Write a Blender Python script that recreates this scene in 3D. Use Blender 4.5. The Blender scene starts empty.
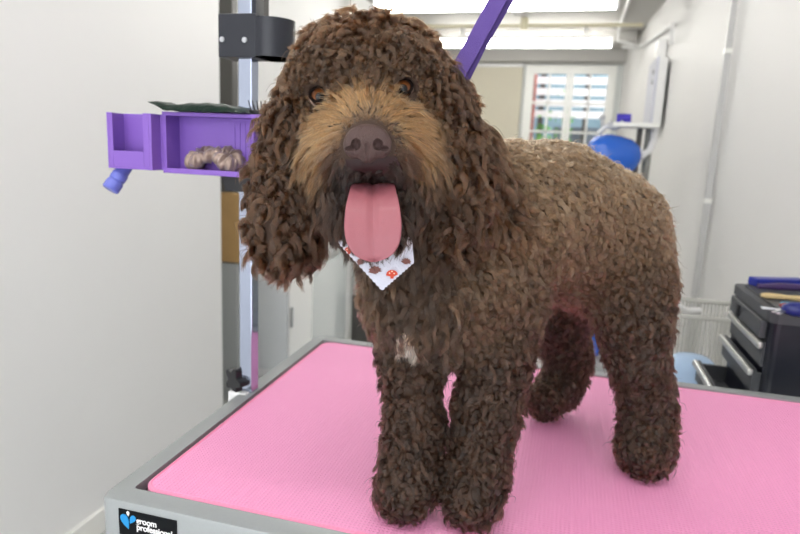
import bpy, bmesh, math, random
import numpy as np
from mathutils import Vector, Matrix, Quaternion, kdtree
random.seed(7)
rng = np.random.default_rng(11)
sc = bpy.context.scene
C = sc.collection
PI = math.pi

# ---------------------------------------------------------------- camera
FPX = 620.0
YAW, PITCH, ROLL = -0.260, 0.188, 0.044
CAM = np.array([0.428, -0.483, 1.163])
cy_, sy_, cp_, sp_ = math.cos(YAW), math.sin(YAW), math.cos(PITCH), math.sin(PITCH)
FW = np.array([sy_*cp_, cy_*cp_, -sp_])
_r = np.array([cy_, -sy_, 0.0]); _u = np.cross(_r, FW)
RT = _r*math.cos(ROLL) + _u*math.sin(ROLL)
UP = -_r*math.sin(ROLL) + _u*math.cos(ROLL)
cam = bpy.data.cameras.new('camera'); co = bpy.data.objects.new('camera', cam); C.objects.link(co)
co.matrix_world = Matrix(((RT[0], UP[0], -FW[0], CAM[0]), (RT[1], UP[1], -FW[1], CAM[1]), (RT[2], UP[2], -FW[2], CAM[2]), (0, 0, 0, 1)))
cam.sensor_width = 36; cam.lens = 36*FPX/800; cam.clip_start = 0.02
cam.dof.use_dof = True; cam.dof.focus_distance = 0.56; cam.dof.aperture_fstop = 7.5
sc.camera = co

def ray(px, py): return FW + (px-400)/FPX*RT - (py-267)/FPX*UP
def at(px, py, dep): return Vector(CAM + dep*ray(px, py))
def hit(px, py, axis, v):
    d = ray(px, py); return Vector(CAM + d*(v-CAM[axis])/d[axis])

# ---------------------------------------------------------------- world, light, exposure
w = bpy.data.worlds.new('world'); sc.world = w; w.use_nodes = True
w.node_tree.nodes['Background'].inputs[0].default_value = (0.96, 0.97, 1.0, 1)
w.node_tree.nodes['Background'].inputs[1].default_value = 1.55
sc.view_settings.view_transform = 'Standard'; sc.view_settings.look = 'None'
sc.view_settings.exposure = 1.38; sc.view_settings.gamma = 1.0
try: sc.view_settings.use_curve_mapping = False
except Exception: pass
sc.cycles.max_bounces = 10
sc.cycles.use_adaptive_sampling = False
sc.cycles.transparent_max_bounces = 12
TUBE = 8.5

# ---------------------------------------------------------------- helpers
def s2l(c):
    return tuple(((v/255)/12.92 if v/255 <= 0.04045 else ((v/255+0.055)/1.055)**2.4) for v in c)
def mat(name, col, rough=0.6, metal=0.0, noise=0.0, nscale=20, bump=0.0, bscale=60, coat=0.0, trans=0.0, ior=1.45, alpha=1.0, sss=0.0, emit=None, estr=0, spec=0.5, aniso=None):
    m = bpy.data.materials.new(name); m.use_nodes = True; nt = m.node_tree; b = nt.nodes['Principled BSDF']
    c = (*s2l(col), 1)
    b.inputs['Base Color'].default_value = c; b.inputs['Roughness'].default_value = rough; b.inputs['Metallic'].default_value = metal
    b.inputs['Coat Weight'].default_value = coat; b.inputs['Transmission Weight'].default_value = trans; b.inputs['IOR'].default_value = ior
    b.inputs['Alpha'].default_value = alpha; b.inputs['Specular IOR Level'].default_value = spec
    if sss:
        b.inputs['Subsurface Weight'].default_value = sss; b.inputs['Subsurface Radius'].default_value = (0.01, 0.004, 0.003); b.inputs['Subsurface Scale'].default_value = 0.5
    if emit: b.inputs['Emission Color'].default_value = (*s2l(emit), 1); b.inputs['Emission Strength'].default_value = estr
    tc = nt.nodes.new('ShaderNodeTexCoord')
    if noise:
        n = nt.nodes.new('ShaderNodeTexNoise'); n.inputs['Scale'].default_value = nscale; n.inputs['Detail'].default_value = 5
        nt.links.new(tc.outputs['Object'], n.inputs['Vector'])
        mx = nt.nodes.new('ShaderNodeMix'); mx.data_type = 'RGBA'
        mx.inputs['A'].default_value = tuple(min(1, v*(1-noise)) for v in c[:3])+(1,)
        mx.inputs['B'].default_value = tuple(min(1, v*(1+noise)) for v in c[:3])+(1,)
        nt.links.new(n.outputs['Fac'], mx.inputs['Factor']); nt.links.new(mx.outputs['Result'], b.inputs['Base Color'])
    if bump:
        n2 = nt.nodes.new('ShaderNodeTexNoise'); n2.inputs['Scale'].default_value = bscale; n2.inputs['Detail'].default_value = 4
        nt.links.new(tc.outputs['Object'], n2.inputs['Vector'])
        bp = nt.nodes.new('ShaderNodeBump'); bp.inputs['Strength'].default_value = bump; bp.inputs['Distance'].default_value = 0.004
        nt.links.new(n2.outputs['Fac'], bp.inputs['Height']); nt.links.new(bp.outputs['Normal'], b.inputs['Normal'])
    return m

def link(name, bm, m, parent=None, smooth=False, bevel=0.0):
    if bevel:
        bmesh.ops.bevel(bm, geom=[e for e in bm.edges if len(e.link_faces) == 2 and e.calc_face_angle(0) > 0.6], offset=bevel, segments=2, affect='EDGES', profile=0.5, clamp_overlap=True)
    bmesh.ops.recalc_face_normals(bm, faces=bm.faces)
    me = bpy.data.meshes.new(name); bm.to_mesh(me); bm.free()
    for mm in (m if isinstance(m, (list, tuple)) else [m]): me.materials.append(mm)
    if smooth:
        for p in me.polygons: p.use_smooth = True
        try: me.set_sharp_from_angle(angle=0.7)
        except Exception: pass
    o = bpy.data.objects.new(name, me); C.objects.link(o)
    if parent:
        o.parent = parent; bpy.context.view_layer.update(); o.matrix_parent_inverse = parent.matrix_world.inverted()
    return o
def box(bm, x0, x1, y0, y1, z0, z1, M=None):
    g = bmesh.ops.create_cube(bm, size=1)['verts']
    for v in g:
        v.co = Vector(((x0+x1)/2+v.co.x*(x1-x0), (y0+y1)/2+v.co.y*(y1-y0), (z0+z1)/2+v.co.z*(z1-z0)))
        if M: v.co = M @ v.co
    return g
def cyl(bm, a, b, r, r2=None, n=24, caps=True):
    a, b = Vector(a), Vector(b); d = b-a
    q = d.to_track_quat('Z', 'Y').to_matrix().to_4x4()
    return bmesh.ops.create_cone(bm, cap_ends=caps, segments=n, radius1=r, radius2=r if r2 is None else r2, depth=d.length, matrix=Matrix.Translation((a+b)/2) @ q)['verts']
def tube(bm, pts, r, n=10, closed=False, radii=None):
    pts = [Vector(p) for p in pts]; rings = []
    prev = None
    for i, p in enumerate(pts):
        if closed: t = pts[(i+1) % len(pts)]-pts[i-1]
        else: t = pts[min(i+1, len(pts)-1)]-pts[max(i-1, 0)]
        t.normalize()
        if prev is None:
            u = t.orthogonal().normalized()
        else:
            u = (prev-t*prev.dot(t)).normalized()
        prev = u; v = t.cross(u); rr = radii[i] if radii else r
        rings.append([bm.verts.new(p+(u*math.cos(k*2*PI/n)+v*math.sin(k*2*PI/n))*rr) for k in range(n)])
    m = len(rings)
    for i in range(m if closed else m-1):
        A, B = rings[i], rings[(i+1) % m]
        for k in range(n): bm.faces.new((A[k], A[(k+1) % n], B[(k+1) % n], B[k]))
    if not closed:
        bm.faces.new(rings[0][::-1]); bm.faces.new(rings[-1])
def ball(bm, c, r, s=(1, 1, 1), M=None, sub=3):
    g = bmesh.ops.create_icosphere(bm, subdivisions=sub, radius=r)['verts']
    for v in g:
        v.co = Vector((v.co.x*s[0], v.co.y*s[1], v.co.z*s[2]))
        if M: v.co = M @ v.co
        v.co += Vector(c)
    return g
def lathe(bm, prof, c, n=40):
    c = Vector(c); rings = [[bm.verts.new(c+Vector((r*math.cos(k*2*PI/n), r*math.sin(k*2*PI/n), z))) for k in range(n)] for r, z in prof]
    for A, B in zip(rings, rings[1:]):
        for k in range(n): bm.faces.new((A[k], A[(k+1) % n], B[(k+1) % n], B[k]))
    if prof[0][0] > 1e-5: bm.faces.new(rings[0][::-1])
    if prof[-1][0] > 1e-5: bm.faces.new(rings[-1])
def rrect(x0, x1, y0, y1, r, n=8):
    o = []
    for cx, cy, a0 in ((x1-r, y1-r, 0), (x0+r, y1-r, 90), (x0+r, y0+r, 180), (x1-r, y0+r, 270)):
        for k in range(n+1):
            a = math.radians(a0+90*k/n); o.append((cx+r*math.cos(a), cy+r*math.sin(a)))
    return o
def extrude_poly(bm, pts, z0, z1):
    A = [bm.verts.new((x, y, z0)) for x, y in pts]; B = [bm.verts.new((x, y, z1)) for x, y in pts]
    n = len(pts)
    for k in range(n): bm.faces.new((A[k], A[(k+1) % n], B[(k+1) % n], B[k]))
    bm.faces.new(A[::-1]); bm.faces.new(B)
    return A+B
def nb(): return bmesh.new()
def tag(o, label=None, cat=None, group=None, kind=None):
    if label: o['label'] = label
    if cat: o['category'] = cat
    if group: o['group'] = group
    if kind: o['kind'] = kind
    return o
def thing(name, label, cat, loc=(0, 0, 0), group=None):
    o = bpy.data.objects.new(name, None); C.objects.link(o); o.location = loc; o.empty_display_size = 0.05
    bpy.context.view_layer.update()
    return tag(o, label, cat, group)
def struct(name, bm, m, parent=None, **k):
    o = link(name, bm, m, parent, **k)
    if not parent: o['kind'] = 'structure'
    return o

# ---------------------------------------------------------------- materials
M_wall = mat('white painted wall', (236, 236, 236), 0.55, noise=0.02, nscale=3, bump=0.05, bscale=6)
M_wallR = mat('white wall cladding', (236, 235, 234), 0.55, noise=0.02, nscale=2, bump=0.04, bscale=5)
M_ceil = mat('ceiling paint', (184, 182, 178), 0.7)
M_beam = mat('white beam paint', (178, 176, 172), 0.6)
M_floor = mat('grey vinyl floor', (176, 178, 176), 0.4, noise=0.06, nscale=12)
M_trim = mat('white gloss trim', (240, 240, 236), 0.3)
M_tabmetal = mat('grey powder coated table frame', (154, 159, 160), 0.42, metal=0.2, noise=0.04, nscale=300)
M_chrome = mat('polished chrome', (168, 176, 194), 0.08, metal=1.0)
M_steel = mat('brushed steel', (190, 192, 195), 0.3, metal=1.0)
M_black = mat('black plastic', (22, 23, 27), 0.4)
M_blackm = mat('black coated metal', (30, 33, 42), 0.35)
M_purple = mat('lilac plastic', (128, 92, 182), 0.42, noise=0.03, nscale=60)
M_lav = mat('lavender blue plastic', (104, 112, 196), 0.35)
M_white = mat('white plastic', (235, 235, 235), 0.35)
M_grey = mat('dark grey metal', (84, 83, 80), 0.4)
M_wood = mat('honey wood', (176, 142, 92), 0.55, noise=0.15, nscale=14)
M_cream = mat('cream blind fabric', (208, 202, 184), 0.8, noise=0.02, nscale=30)
M_beige = mat('beige painted pipe', (214, 208, 180), 0.5)
M_blue = mat('bright blue plastic', (44, 104, 210), 0.25, coat=0.3)
M_pblue = mat('pale blue bucket plastic', (168, 194, 224), 0.4)
M_navy = mat('navy black cabinet side', (22, 25, 36), 0.35)
M_char = mat('charcoal chest plastic', (70, 72, 76), 0.45, bump=0.15, bscale=400)
M_alu = mat('satin aluminium', (205, 205, 202), 0.3, metal=0.8)
M_tube = mat('lit tube diffuser', (255, 255, 250), 0.4, emit=(255, 253, 247), estr=TUBE)
M_glass = mat('window glass', (255, 255, 255), 0.02, trans=1.0, ior=1.01)
M_clear = mat('clear acrylic', (235, 240, 238), 0.15, alpha=0.35)
# ---------------------------------------------------------------- setting
def wall_x(y): return 1.1-0.0446*(y-1.0)
YF = 6.6
bm = nb(); box(bm, -1.5, 1.5, -2.6, YF+0.1, -0.1, 0.0); struct('floor', bm, M_floor)
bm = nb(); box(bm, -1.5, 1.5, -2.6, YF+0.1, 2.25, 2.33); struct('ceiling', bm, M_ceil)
bm = nb(); box(bm, -1.2, -1.1, 1.60, YF, 0, 2.25); box(bm, -1.3, -0.835, -2.6, 1.60, 0, 2.25); box(bm, -1.104, -1.0995, 2.655, 2.668, 0, 2.25); struct('wall_left', bm, M_wall, bevel=0.004)
bm = nb(); g = box(bm, 0, 0.12, -2.6, YF+0.1, 0, 2.25)
for v in g: v.co.x += wall_x(v.co.y)
struct('wall_right', bm, M_wallR)
bm = nb(); box(bm, -0.835, -0.821, -2.5, 1.60, 0, 0.075); struct('baseboard_left', bm, M_trim, bevel=0.003)
bm = nb(); g = box(bm, -0.012, 0, -2.5, YF-0.02, 0, 0.07)
for v in g: v.co.x += wall_x(v.co.y)
struct('baseboard_right', bm, M_trim)
# far wall with french window opening
ox0, ox1, oz0, oz1 = -0.14, 0.79, 0.06, 2.11
bm = nb(); box(bm, -1.1, ox0, YF, YF+0.1, 0, 2.25); box(bm, ox1, 0.98, YF, YF+0.1, 0, 2.25); box(bm, ox0, ox1, YF, YF+0.1, oz1, 2.25); box(bm, ox0, ox1, YF, YF+0.1, 0, oz0)
struct('wall_back', bm, mat('far wall paint', (205, 208, 206), 0.6))
wroot = bpy.data.objects.new('window_1', None); C.objects.link(wroot); wroot.location = (0.32, YF, 0.06); wroot['kind'] = 'structure'
bpy.context.view_layer.update()
bm = nb(); t = 0.045
box(bm, ox0, ox0+t, YF-0.02, YF+0.06, oz0, oz1); box(bm, ox1-t, ox1, YF-0.02, YF+0.06, oz0, oz1); box(bm, ox0+t, ox1-t, YF-0.02, YF+0.06, oz1-t, oz1); box(bm, ox0+t, ox1-t, YF-0.02, YF+0.06, oz0, oz0+t)
link('window_frame', bm, M_trim, wroot, bevel=0.003)
mid = (ox0+ox1)/2
for a, b in ((ox0+t, mid-0.002), (mid+0.002, ox1-t)):
    bm = nb(); s = 0.04; z0, z1 = oz0+t, oz1-t
    box(bm, a, a+s, YF, YF+0.04, z0, z1); box(bm, b-s, b, YF, YF+0.04, z0, z1)
    box(bm, a+s, b-s, YF, YF+0.04, z1-s, z1); box(bm, a+s, b-s, YF, YF+0.04, z0, z0+0.1)
    box(bm, (a+b)/2-0.011, (a+b)/2+0.011, YF+0.005, YF+0.035, z0+0.1, z1-s)
    for k in range(1, 6): 
        zz = z1-s-(z1-z0-0.14)*k/6; box(bm, a+s, b-s, YF+0.005, YF+0.035, zz-0.011, zz+0.011)
    sash = link('sash', bm, M_trim, wroot)
    bm = nb(); box(bm, a+s, b-s, YF+0.018, YF+0.022, z0+0.1, z1-s); link('pane', bm, M_glass, sash)
bm = nb(); cyl(bm, (mid+0.02, YF-0.0, 1.32), (mid+0.02, YF-0.04, 1.32), 0.012); box(bm, mid+0.01, mid+0.03, YF-0.05, YF-0.035, 1.24, 1.34); link('window_handle', bm, M_steel, wroot)
# ceiling beams across the room
for n, (y0, y1, zb) in enumerate(((3.98, 4.10, 2.20), (5.42, 5.62, 2.16), (6.35, 6.6, 2.12))):
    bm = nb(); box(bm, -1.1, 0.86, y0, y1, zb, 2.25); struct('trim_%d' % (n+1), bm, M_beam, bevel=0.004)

# outside the window
out = mat('outdoor paving', (150, 150, 145), 0.8); bm = nb(); box(bm, -3, 3, YF+0.1, 11, -0.1, 0.0); struct('trim_4', bm, out)
M_brick = mat('red brick', (168, 92, 82), 0.8, noise=0.2, nscale=8)
bt = M_brick.node_tree; br = bt.nodes.new('ShaderNodeTexBrick'); br.inputs['Scale'].default_value = 5; br.inputs['Color1'].default_value = (*s2l((178, 98, 88)), 1); br.inputs['Color2'].default_value = (*s2l((150, 84, 76)), 1); br.inputs['Mortar'].default_value = (*s2l((200, 180, 170)), 1)
tc = bt.nodes.new('ShaderNodeTexCoord'); mp = bt.nodes.new('ShaderNodeMapping'); mp.inputs['Rotation'].default_value = (PI/2, 0, 0); bt.links.new(tc.outputs['Object'], mp.inputs[0]); bt.links.new(mp.outputs[0], br.inputs['Vector']); bt.links.new(br.outputs['Color'], bt.nodes['Principled BSDF'].inputs['Base Color'])
bm = nb(); box(bm, -0.75, -0.16, 8.6, 8.9, 0, 2.7); tag(link('brick_pier', bm, M_brick), 'red brick pier seen through the left sash of the far window', 'pier')
bm = nb(); box(bm, -1.6, 2.6, YF+0.1, 8.2, 2.75, 2.85); box(bm, -1.6, -1.5, YF+.1, 11, 0, 2.75); box(bm, 2.5, 2.6, YF+.1, 11, 0, 2.75); tag(link('yard_light_blocker', bm, mat('pale render', (190, 190, 185), .8)), 'added pale roof and side walls shading the yard outside the far window', 'light blocker')  # roof and side walls added to cut the sky light on the yard
bm = nb(); box(bm, -1.6, 2.6, 11.15, 11.25, 0, 3.4); tag(link('added_sky_screen', bm, mat('blue grey sky screen', (124, 148, 158), .8, noise=.2, nscale=4)), 'added blue grey wall closing off the bright sky behind the slatted fence', 'wall')  # added to block the bright sky and darken the view outside
fence = thing('slatted_fence', 'white horizontal slatted fence outside the far window', 'fence', (0.4, 9.3, 0))
for x in (-0.1, 0.55, 1.3):
    bm = nb(); box(bm, x-0.04, x+0.04, 9.3, 9.38, 0, 2.5); link('post', bm, M_grey, fence)
for k in range(5):
    bm = nb(); box(bm, -0.2, 1.5, 9.24, 9.28, 1.72+k*0.16, 1.82+k*0.16); link('slat', bm, M_white, fence)
bm = nb(); box(bm, 0.1, 1.5, 9.5, 9.6, 0, 1.6); tag(link('garden_wall', bm, mat('grey garden wall', (120, 130, 140), 0.8, noise=0.2)), 'blue grey low garden wall behind the slatted fence', 'wall')
bm = nb()
for k in range(500):
    c = Vector((0.16+random.uniform(-.24, .24), 8.4+random.gauss(0, .12), 1.15+random.gauss(0, .28))); q = Quaternion((random.random()-.5, random.random()-.5, random.random()-.5), random.random()*6).to_matrix().to_4x4()
    vs = [bm.verts.new(c+(q @ Vector(p))) for p in ((0, -.035, 0), (.018, 0, .006), (0, .04, 0), (-.018, 0, .006))]; bm.faces.new(vs)
shr = thing('garden_shrub', 'bright green shrub seen through the left sash of the far window', 'shrub', (0.16, 8.4, 0))
link('foliage', bm, mat('green leaves', (110, 175, 80), 0.6, noise=0.3, nscale=9), shr)
bm = nb(); cyl(bm, (0.16, 8.4, 0), (0.16, 8.4, 1.1), 0.02); link('stem', bm, M_wood, shr)

# lights on the ceiling
def tube_light(xc, y, z, L, label):
    t = thing('ceiling_light', label, 'light', (xc, y, z), 'fluorescent battens across the ceiling')
    bm = nb(); box(bm, xc-L/2, xc+L/2, y-0.03, y+0.03, z+0.03, z+0.06); link('batten', bm, M_white, t, bevel=0.004)
    bm = nb(); g = cyl(bm, (xc-L/2+.02, y, z), (xc+L/2-.02, y, z), 0.034, n=20); link('diffuser', bm, M_tube, t)
    for s in (-1, 1):
        bm = nb(); cyl(bm, (xc+s*(L/2-.02), y, z), (xc+s*L/2, y, z), 0.036, n=20); link('end_cap', bm, M_white, t)
    for s in (-.35, .35):
        bm = nb(); box(bm, xc+s*L-.02, xc+s*L+.02, y-.012, y+.012, z+0.06, 2.25); link('hanger', bm, M_white, t)
tube_light(-0.15, 3.58, 2.06, 1.52, 'lit tube light nearer the camera, in front of the smoke detector')
tube_light(-0.09, 5.28, 2.115, 1.52, 'lit tube light further away, hanging before the far wall')
tube_light(-0.25, 1.55, 2.12, 1.52, 'added tube light out of view above the far side of the pink table')  # added lamp, out of view, lighting the dog from above
tube_light(0.10, -0.35, 2.12, 1.52, 'added tube light out of view above the near side of the pink table')  # added lamp, out of view, filling in the front of the dog
# smoke detector
p = hit(517, 14, 2, 2.21)
sd = thing('smoke_detector', 'round white smoke detector on ceiling between the two lit tubes', 'smoke detector', (p.x, p.y, 2.25))
bm = nb(); lathe(bm, [(0.045, 0), (0.05, -0.02), (0.04, -0.035), (0, -0.035)], (p.x, p.y, 2.25)); link('housing', bm, M_white, sd, smooth=True)
bm = nb(); lathe(bm, [(0.022, -0.035), (0.018, -0.055), (0, -0.056)], (p.x, p.y, 2.25)); link('sensor_dome', bm, M_beam, sd, smooth=True)
bm = nb(); tube(bm, [(-1.1, 4.9, 2.19), (0.86, 4.9, 2.19)], 0.014); cyl(bm, (-.05, 4.9, 2.16), (-.05, 4.9, 2.25), 0.03)
tag(link('ceiling_pipe', bm, M_beige), 'thin beige pipe across the ceiling in front of the far tube light', 'pipe')
# pipe of the ceiling at the right, conduit on the right wall
bm = nb(); tube(bm, [(0.70, 3.2, 2.235), (0.70, 5.2, 2.235), (0.70, 5.24, 2.13), (0.84, 5.26, 2.1)], 0.013)
tag(link('ceiling_conduit', bm, M_white), 'white conduit running along ceiling towards end of far tube light', 'conduit')
pp = [(0.745, 5.30, 2.09), (wall_x(5.3)-0.02, 5.34, 2.09)]
for q in ((655, 37), (673, 24)):
    y = 4.6 if q[0] == 655 else 4.0; h = hit(*q, 0, wall_x(y)-0.02); pp.append(tuple(h))
e = pp[-1]; pp.append((e[0], e[1]-0.01, e[2]-0.12))
bm = nb(); tube(bm, pp, 0.014); tag(link('wall_pipe', bm, M_white), 'white pipe sloping up the right wall to the small junction box', 'pipe')
a = hit(668, 46, 0, wall_x(4.0)); 
jb = thing('junction_box', 'small white junction box above the fuse cabinet on right wall', 'box', tuple(a))
bm = nb(); box(bm, wall_x(a.y)-0.06, wall_x(a.y)-0.005, a.y-0.05, a.y+0.06, a.z-0.09, a.z+0.04); link('box_body', bm, M_white, jb, bevel=0.005)
bm = nb(); box(bm, wall_x(a.y)-0.066, wall_x(a.y)-0.06, a.y-0.04, a.y+0.05, a.z-0.08, a.z+0.03); link('cover', bm, M_trim, jb, bevel=0.002)
a = hit(656, 96, 0, wall_x(4.4)); b = hit(668, 96, 0, wall_x(3.9))
xx = wall_x(a.y)-0.005; zt = hit(660, 66, 0, xx).z; zb = hit(660, 126, 0, xx).z
fc = thing('fuse_cabinet', 'white wall cabinet with grey door edge high on the right wall', 'cabinet', (xx, (a.y+b.y)/2, zb))
bm = nb(); box(bm, xx-0.05, xx, b.y, a.y, zb, zt); link('cabinet_body', bm, M_white, fc, bevel=0.004)
bm = nb(); box(bm, xx-0.065, xx-0.05, b.y, a.y, zb-.004, zt+.004); dr = link('door', bm, mat('pale lilac grey door', (208, 210, 222), .3), fc, bevel=0.003)
for k in (0, 1):
    bm = nb(); cyl(bm, (xx-.065, b.y+.1, zt-.08-k*.06), (xx-.075, b.y+.1, zt-.08-k*.06), 0.014); link('knob', bm, M_steel, dr)
# conduit down the right wall at px 732..695
bm = nb(); x = wall_x(2.75)-0.014; q0 = hit(733, 0, 0, x); q1 = hit(694, 310, 0, x); yy = (q0.y+q1.y)/2
box(bm, x-0.012, x+0.012, yy-0.012, yy+0.012, 0.08, 2.25)
cd = tag(link('wall_conduit', bm, mat('light grey trunking', (196, 196, 196), .4), bevel=0.002), 'thin grey vertical trunking up the right wall above the tool chest', 'trunking')
for z in (1.0, 1.62):
    bm = nb(); box(bm, x-0.016, x+0.016, yy-0.02, yy+0.02, z-.01, z+.01); link('clip', bm, M_trim, cd)
# cream blind / panel on the far wall left
bm = nb(); a = hit(440, 66, 1, YF-.05); b = hit(524, 66, 1, YF-.05)
box(bm, a.x, b.x-0.01, YF-0.05, YF-0.01, 0.3, 2.09)
bl = thing('roller_blind', 'cream roller blind covering the far wall left of the window', 'blind', ((a.x+b.x)/2, YF-.03, 0.3)); link('fabric', bm, M_cream, bl)
bm = nb(); cyl(bm, (a.x, YF-.045, 2.1), (b.x-.01, YF-.045, 2.1), 0.02); link('roller', bm, M_white, bl)

# ---------------------------------------------------------------- things between left wall and table (behind)
h = hit(226, 100, 1, 1.95)
up = thing('storage_rack', 'tall grey post with a wooden crate shelf behind the grooming pole', 'rack', (h.x, 1.98, 0))
bm = nb(); a = hit(215, 100, 1, 1.95).x; b = hit(232.5, 100, 1, 1.95).x; box(bm, a, b, 1.95, 2.0, 0, 2.25); link('post', bm, M_grey, up, bevel=0.003)
c = hit(238, 100, 1, 1.95).x
bm = nb(); box(bm, a-.01, c+0.10, 1.90, 1.945, hit(226, 262, 1, 1.9).z, hit(226, 193, 1, 1.9).z); link('crate', bm, M_wood, up, bevel=0.003)
bm = nb(); box(bm, a-.01, c+0.02, 1.90, 1.948, 0.0, hit(226, 263, 1, 1.9).z-.002); link('lower_panel', bm, mat('grey translucent sheet', (166, 170, 170), .3), up, bevel=0.003)
# white laundry cabinet
a = hit(258, 300, 1, 2.2); b = hit(314, 300, 1, 2.2); zt = hit(285, 266, 1, 2.2).z
wc = thing('white_cabinet', 'white low cabinet below the hanging dog ear, behind the table', 'cabinet', ((a.x+b.x)/2, 2.35, 0))
bm = nb(); box(bm, max(a.x-.12, -1.095), b.x, 2.22, 2.5, 0, zt); link('cabinet_body', bm, M_white, wc, bevel=0.006)
bm = nb(); m2 = (a.x+b.x)/2+.01; box(bm, m2+.004, b.x-.004, 2.205, 2.22, 0.05, zt-.02); d1 = link('door', bm, M_trim, wc, bevel=0.004)
bm = nb(); box(bm, max(a.x-.11, -1.09), m2-.004, 2.205, 2.22, 0.05, zt-.02); link('door', bm, mat('pale grey door', (208, 212, 214), .3), wc, bevel=0.004)
bm = nb(); box(bm, m2+.02, m2+.03, 2.19, 2.205, zt-.3, zt-.2); link('handle', bm, M_steel, d1)
# glass fronted cabinet with metal post
a = hit(313, 300, 1, 2.2); b = hit(347, 300, 1, 2.2); zl = hit(316, 268, 1, 2.2).z; zr = hit(346, 246, 1, 2.2).z
gc = thing('glass_screen', 'clear glass shower screen with steel post, left of dog chest', 'screen', ((a.x+b.x)/2, 2.2, 0))
bm = nb()
vs = [bm.verts.new(p) for p in ((a.x, 2.19, .02), (b.x, 2.19, .02), (b.x, 2.19, zr), (a.x, 2.19, zl), (a.x, 2.2, .02), (b.x, 2.2, .02), (b.x, 2.2, zr), (a.x, 2.2, zl))]
for f_ in ((0, 1, 2, 3), (7, 6, 5, 4), (0, 4, 5, 1), (1, 5, 6, 2), (2, 6, 7, 3), (3, 7, 4, 0)): bm.faces.new([vs[i] for i in f_])
link('glass_panel', bm, M_clear, gc)
bm = nb(); box(bm, b.x, b.x+.022, 2.18, 2.21, 0, zr+.01); link('post', bm, M_alu, gc)
bm = nb(); tube(bm, [(a.x, 2.195, zl), (b.x, 2.195, zr)], .01, 6); link('top_rail', bm, M_alu, gc)
# tub behind the screen
bt_ = thing('dog_bath', 'pale grey steel dog bath behind the glass screen', 'bath', ((a.x+b.x)/2, 2.9, 0))
bm = nb(); box(bm, a.x-.1, b.x-.01, 2.7, 2.90, 0.35, 0.78); link('tub', bm, mat('bath grey', (176, 180, 178), .3), bt_, bevel=.01)
bm = nb(); box(bm, a.x-.08, b.x-.02, 2.72, 2.88, 0.0, 0.35); link('stand', bm, M_grey, bt_)
bm = nb(); tube(bm, [(a.x, 2.88, .78), (a.x, 2.88, .88), (a.x, 2.85, .92), (a.x, 2.79, .91), (a.x, 2.77, .87)], .012); link('tap', bm, M_chrome, bt_, smooth=True)
hh = at(330, 318, 2.55)
bm = nb(); lathe(bm, [(0.0, 0), (.03, 0), (.032, .07), (.026, .10), (.01, .115), (.01, .14), (0, .14)], (a.x+.12, 2.80, .782), 20)
tag(link('shampoo_bottle', bm, mat('peach plastic', (226, 200, 168), .4), smooth=True), 'small peach bottle standing on the bath edge behind the glass screen', 'bottle')
# dark shelving visible right of the screen
a = at(350, 300, 3.9); 
dk = thing('shelf_unit', 'dark open shelf unit between glass screen and dog chest', 'shelf', (a.x+.05, a.y, 0))
bm = nb(); box(bm, a.x-.03, a.x+.14, a.y, a.y+.3, 0, .95); link('carcass', bm, M_black, dk)
for z in (.25, .5, .72):
    bm = nb(); box(bm, a.x-.03, a.x+.14, a.y-.03, a.y, z, z+.02); link('shelf', bm, M_alu, dk)
# blue thing between the hind legs and grey floor things
c = at(592, 322, 1.9)
tw = thing('spray_bottle', 'blue bottle standing behind the table, seen between the hind legs', 'bottle', (c.x, c.y, 0))
st = thing('step_stool', 'grey step stool under the blue bottle behind the table', 'stool', (c.x, c.y, 0))
zb = c.z-.10
bm = nb(); box(bm, c.x-.11, c.x+.11, c.y-.12, c.y+.12, zb-.03, zb); link('tread', bm, mat('grey stool', (150, 152, 150), .5), st, bevel=.004)
for sx in (-1, 1):
    for sy in (-1, 1):
        bm = nb(); cyl(bm, (c.x+sx*.09, c.y+sy*.1, 0), (c.x+sx*.09, c.y+sy*.1, zb-.03), .012); link('leg', bm, M_alu, st)
bm = nb(); lathe(bm, [(0, 0), (.03, 0), (.032, .01), (.032, .15), (.014, .18), (.014, .19), (0, .19)], (c.x, c.y, zb), 24); link('bottle_body', bm, M_blue, tw, smooth=True)
bm = nb(); lathe(bm, [(.016, .19), (.016, .21), (0, .21)], (c.x, c.y, zb), 24); box(bm, c.x-.05, c.x+.02, c.y-.01, c.y+.01, zb+.21, zb+.235); link('trigger', bm, M_blue, tw)
# ---------------------------------------------------------------- far right: blue dryer on stand
D0 = 3.0
dryer = thing('blow_dryer', 'bright blue barrel-shaped blow dryer above the dog back', 'dryer', tuple(at(608, 170, D0)))
c0, c1 = at(588, 150, D0), at(628, 157, D0)
ax = (c1-c0).normalized()
bm = nb(); prof = [(-.085, .02), (-.08, .045), (-.06, .072), (-.02, .088), (.03, .09), (.08, .082), (.11, .062), (.125, .035), (.128, .0)]
prof = [(p[0]*1.2, p[1]*1.02) for p in prof]; cc = (c0+c1)/2; pts = [cc+ax*p[0] for p in prof]; tube(bm, pts, 0, 28, radii=[max(p[1], .003) for p in prof]); link('dryer_body', bm, M_blue, dryer, smooth=True)
bm = nb(); tube(bm, [cc+ax*.075, cc+ax*.09], .0, 28, radii=[.086, .083]); link('strap_band', bm, M_black, dryer, smooth=True)
bm = nb(); hp = [at(633, 157, D0), at(642, 156, D0), at(650, 150, D0), at(654, 140, D0), at(655, 128, D0)]
tube(bm, hp, .016, 12); link('hose', bm, M_white, dryer, smooth=True)
b0 = at(641, 128, D0); b1 = at(651, 128, D0)
stn = thing('dryer_stand', 'metal stand with a white top shelf carrying the blue dryer', 'stand', (b0.x, b0.y, 0))
bm = nb(); cyl(bm, (b0.x, b0.y+.04, 0), (b0.x, b0.y+.04, b0.z), .013); link('upright', bm, M_grey, stn)
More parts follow.
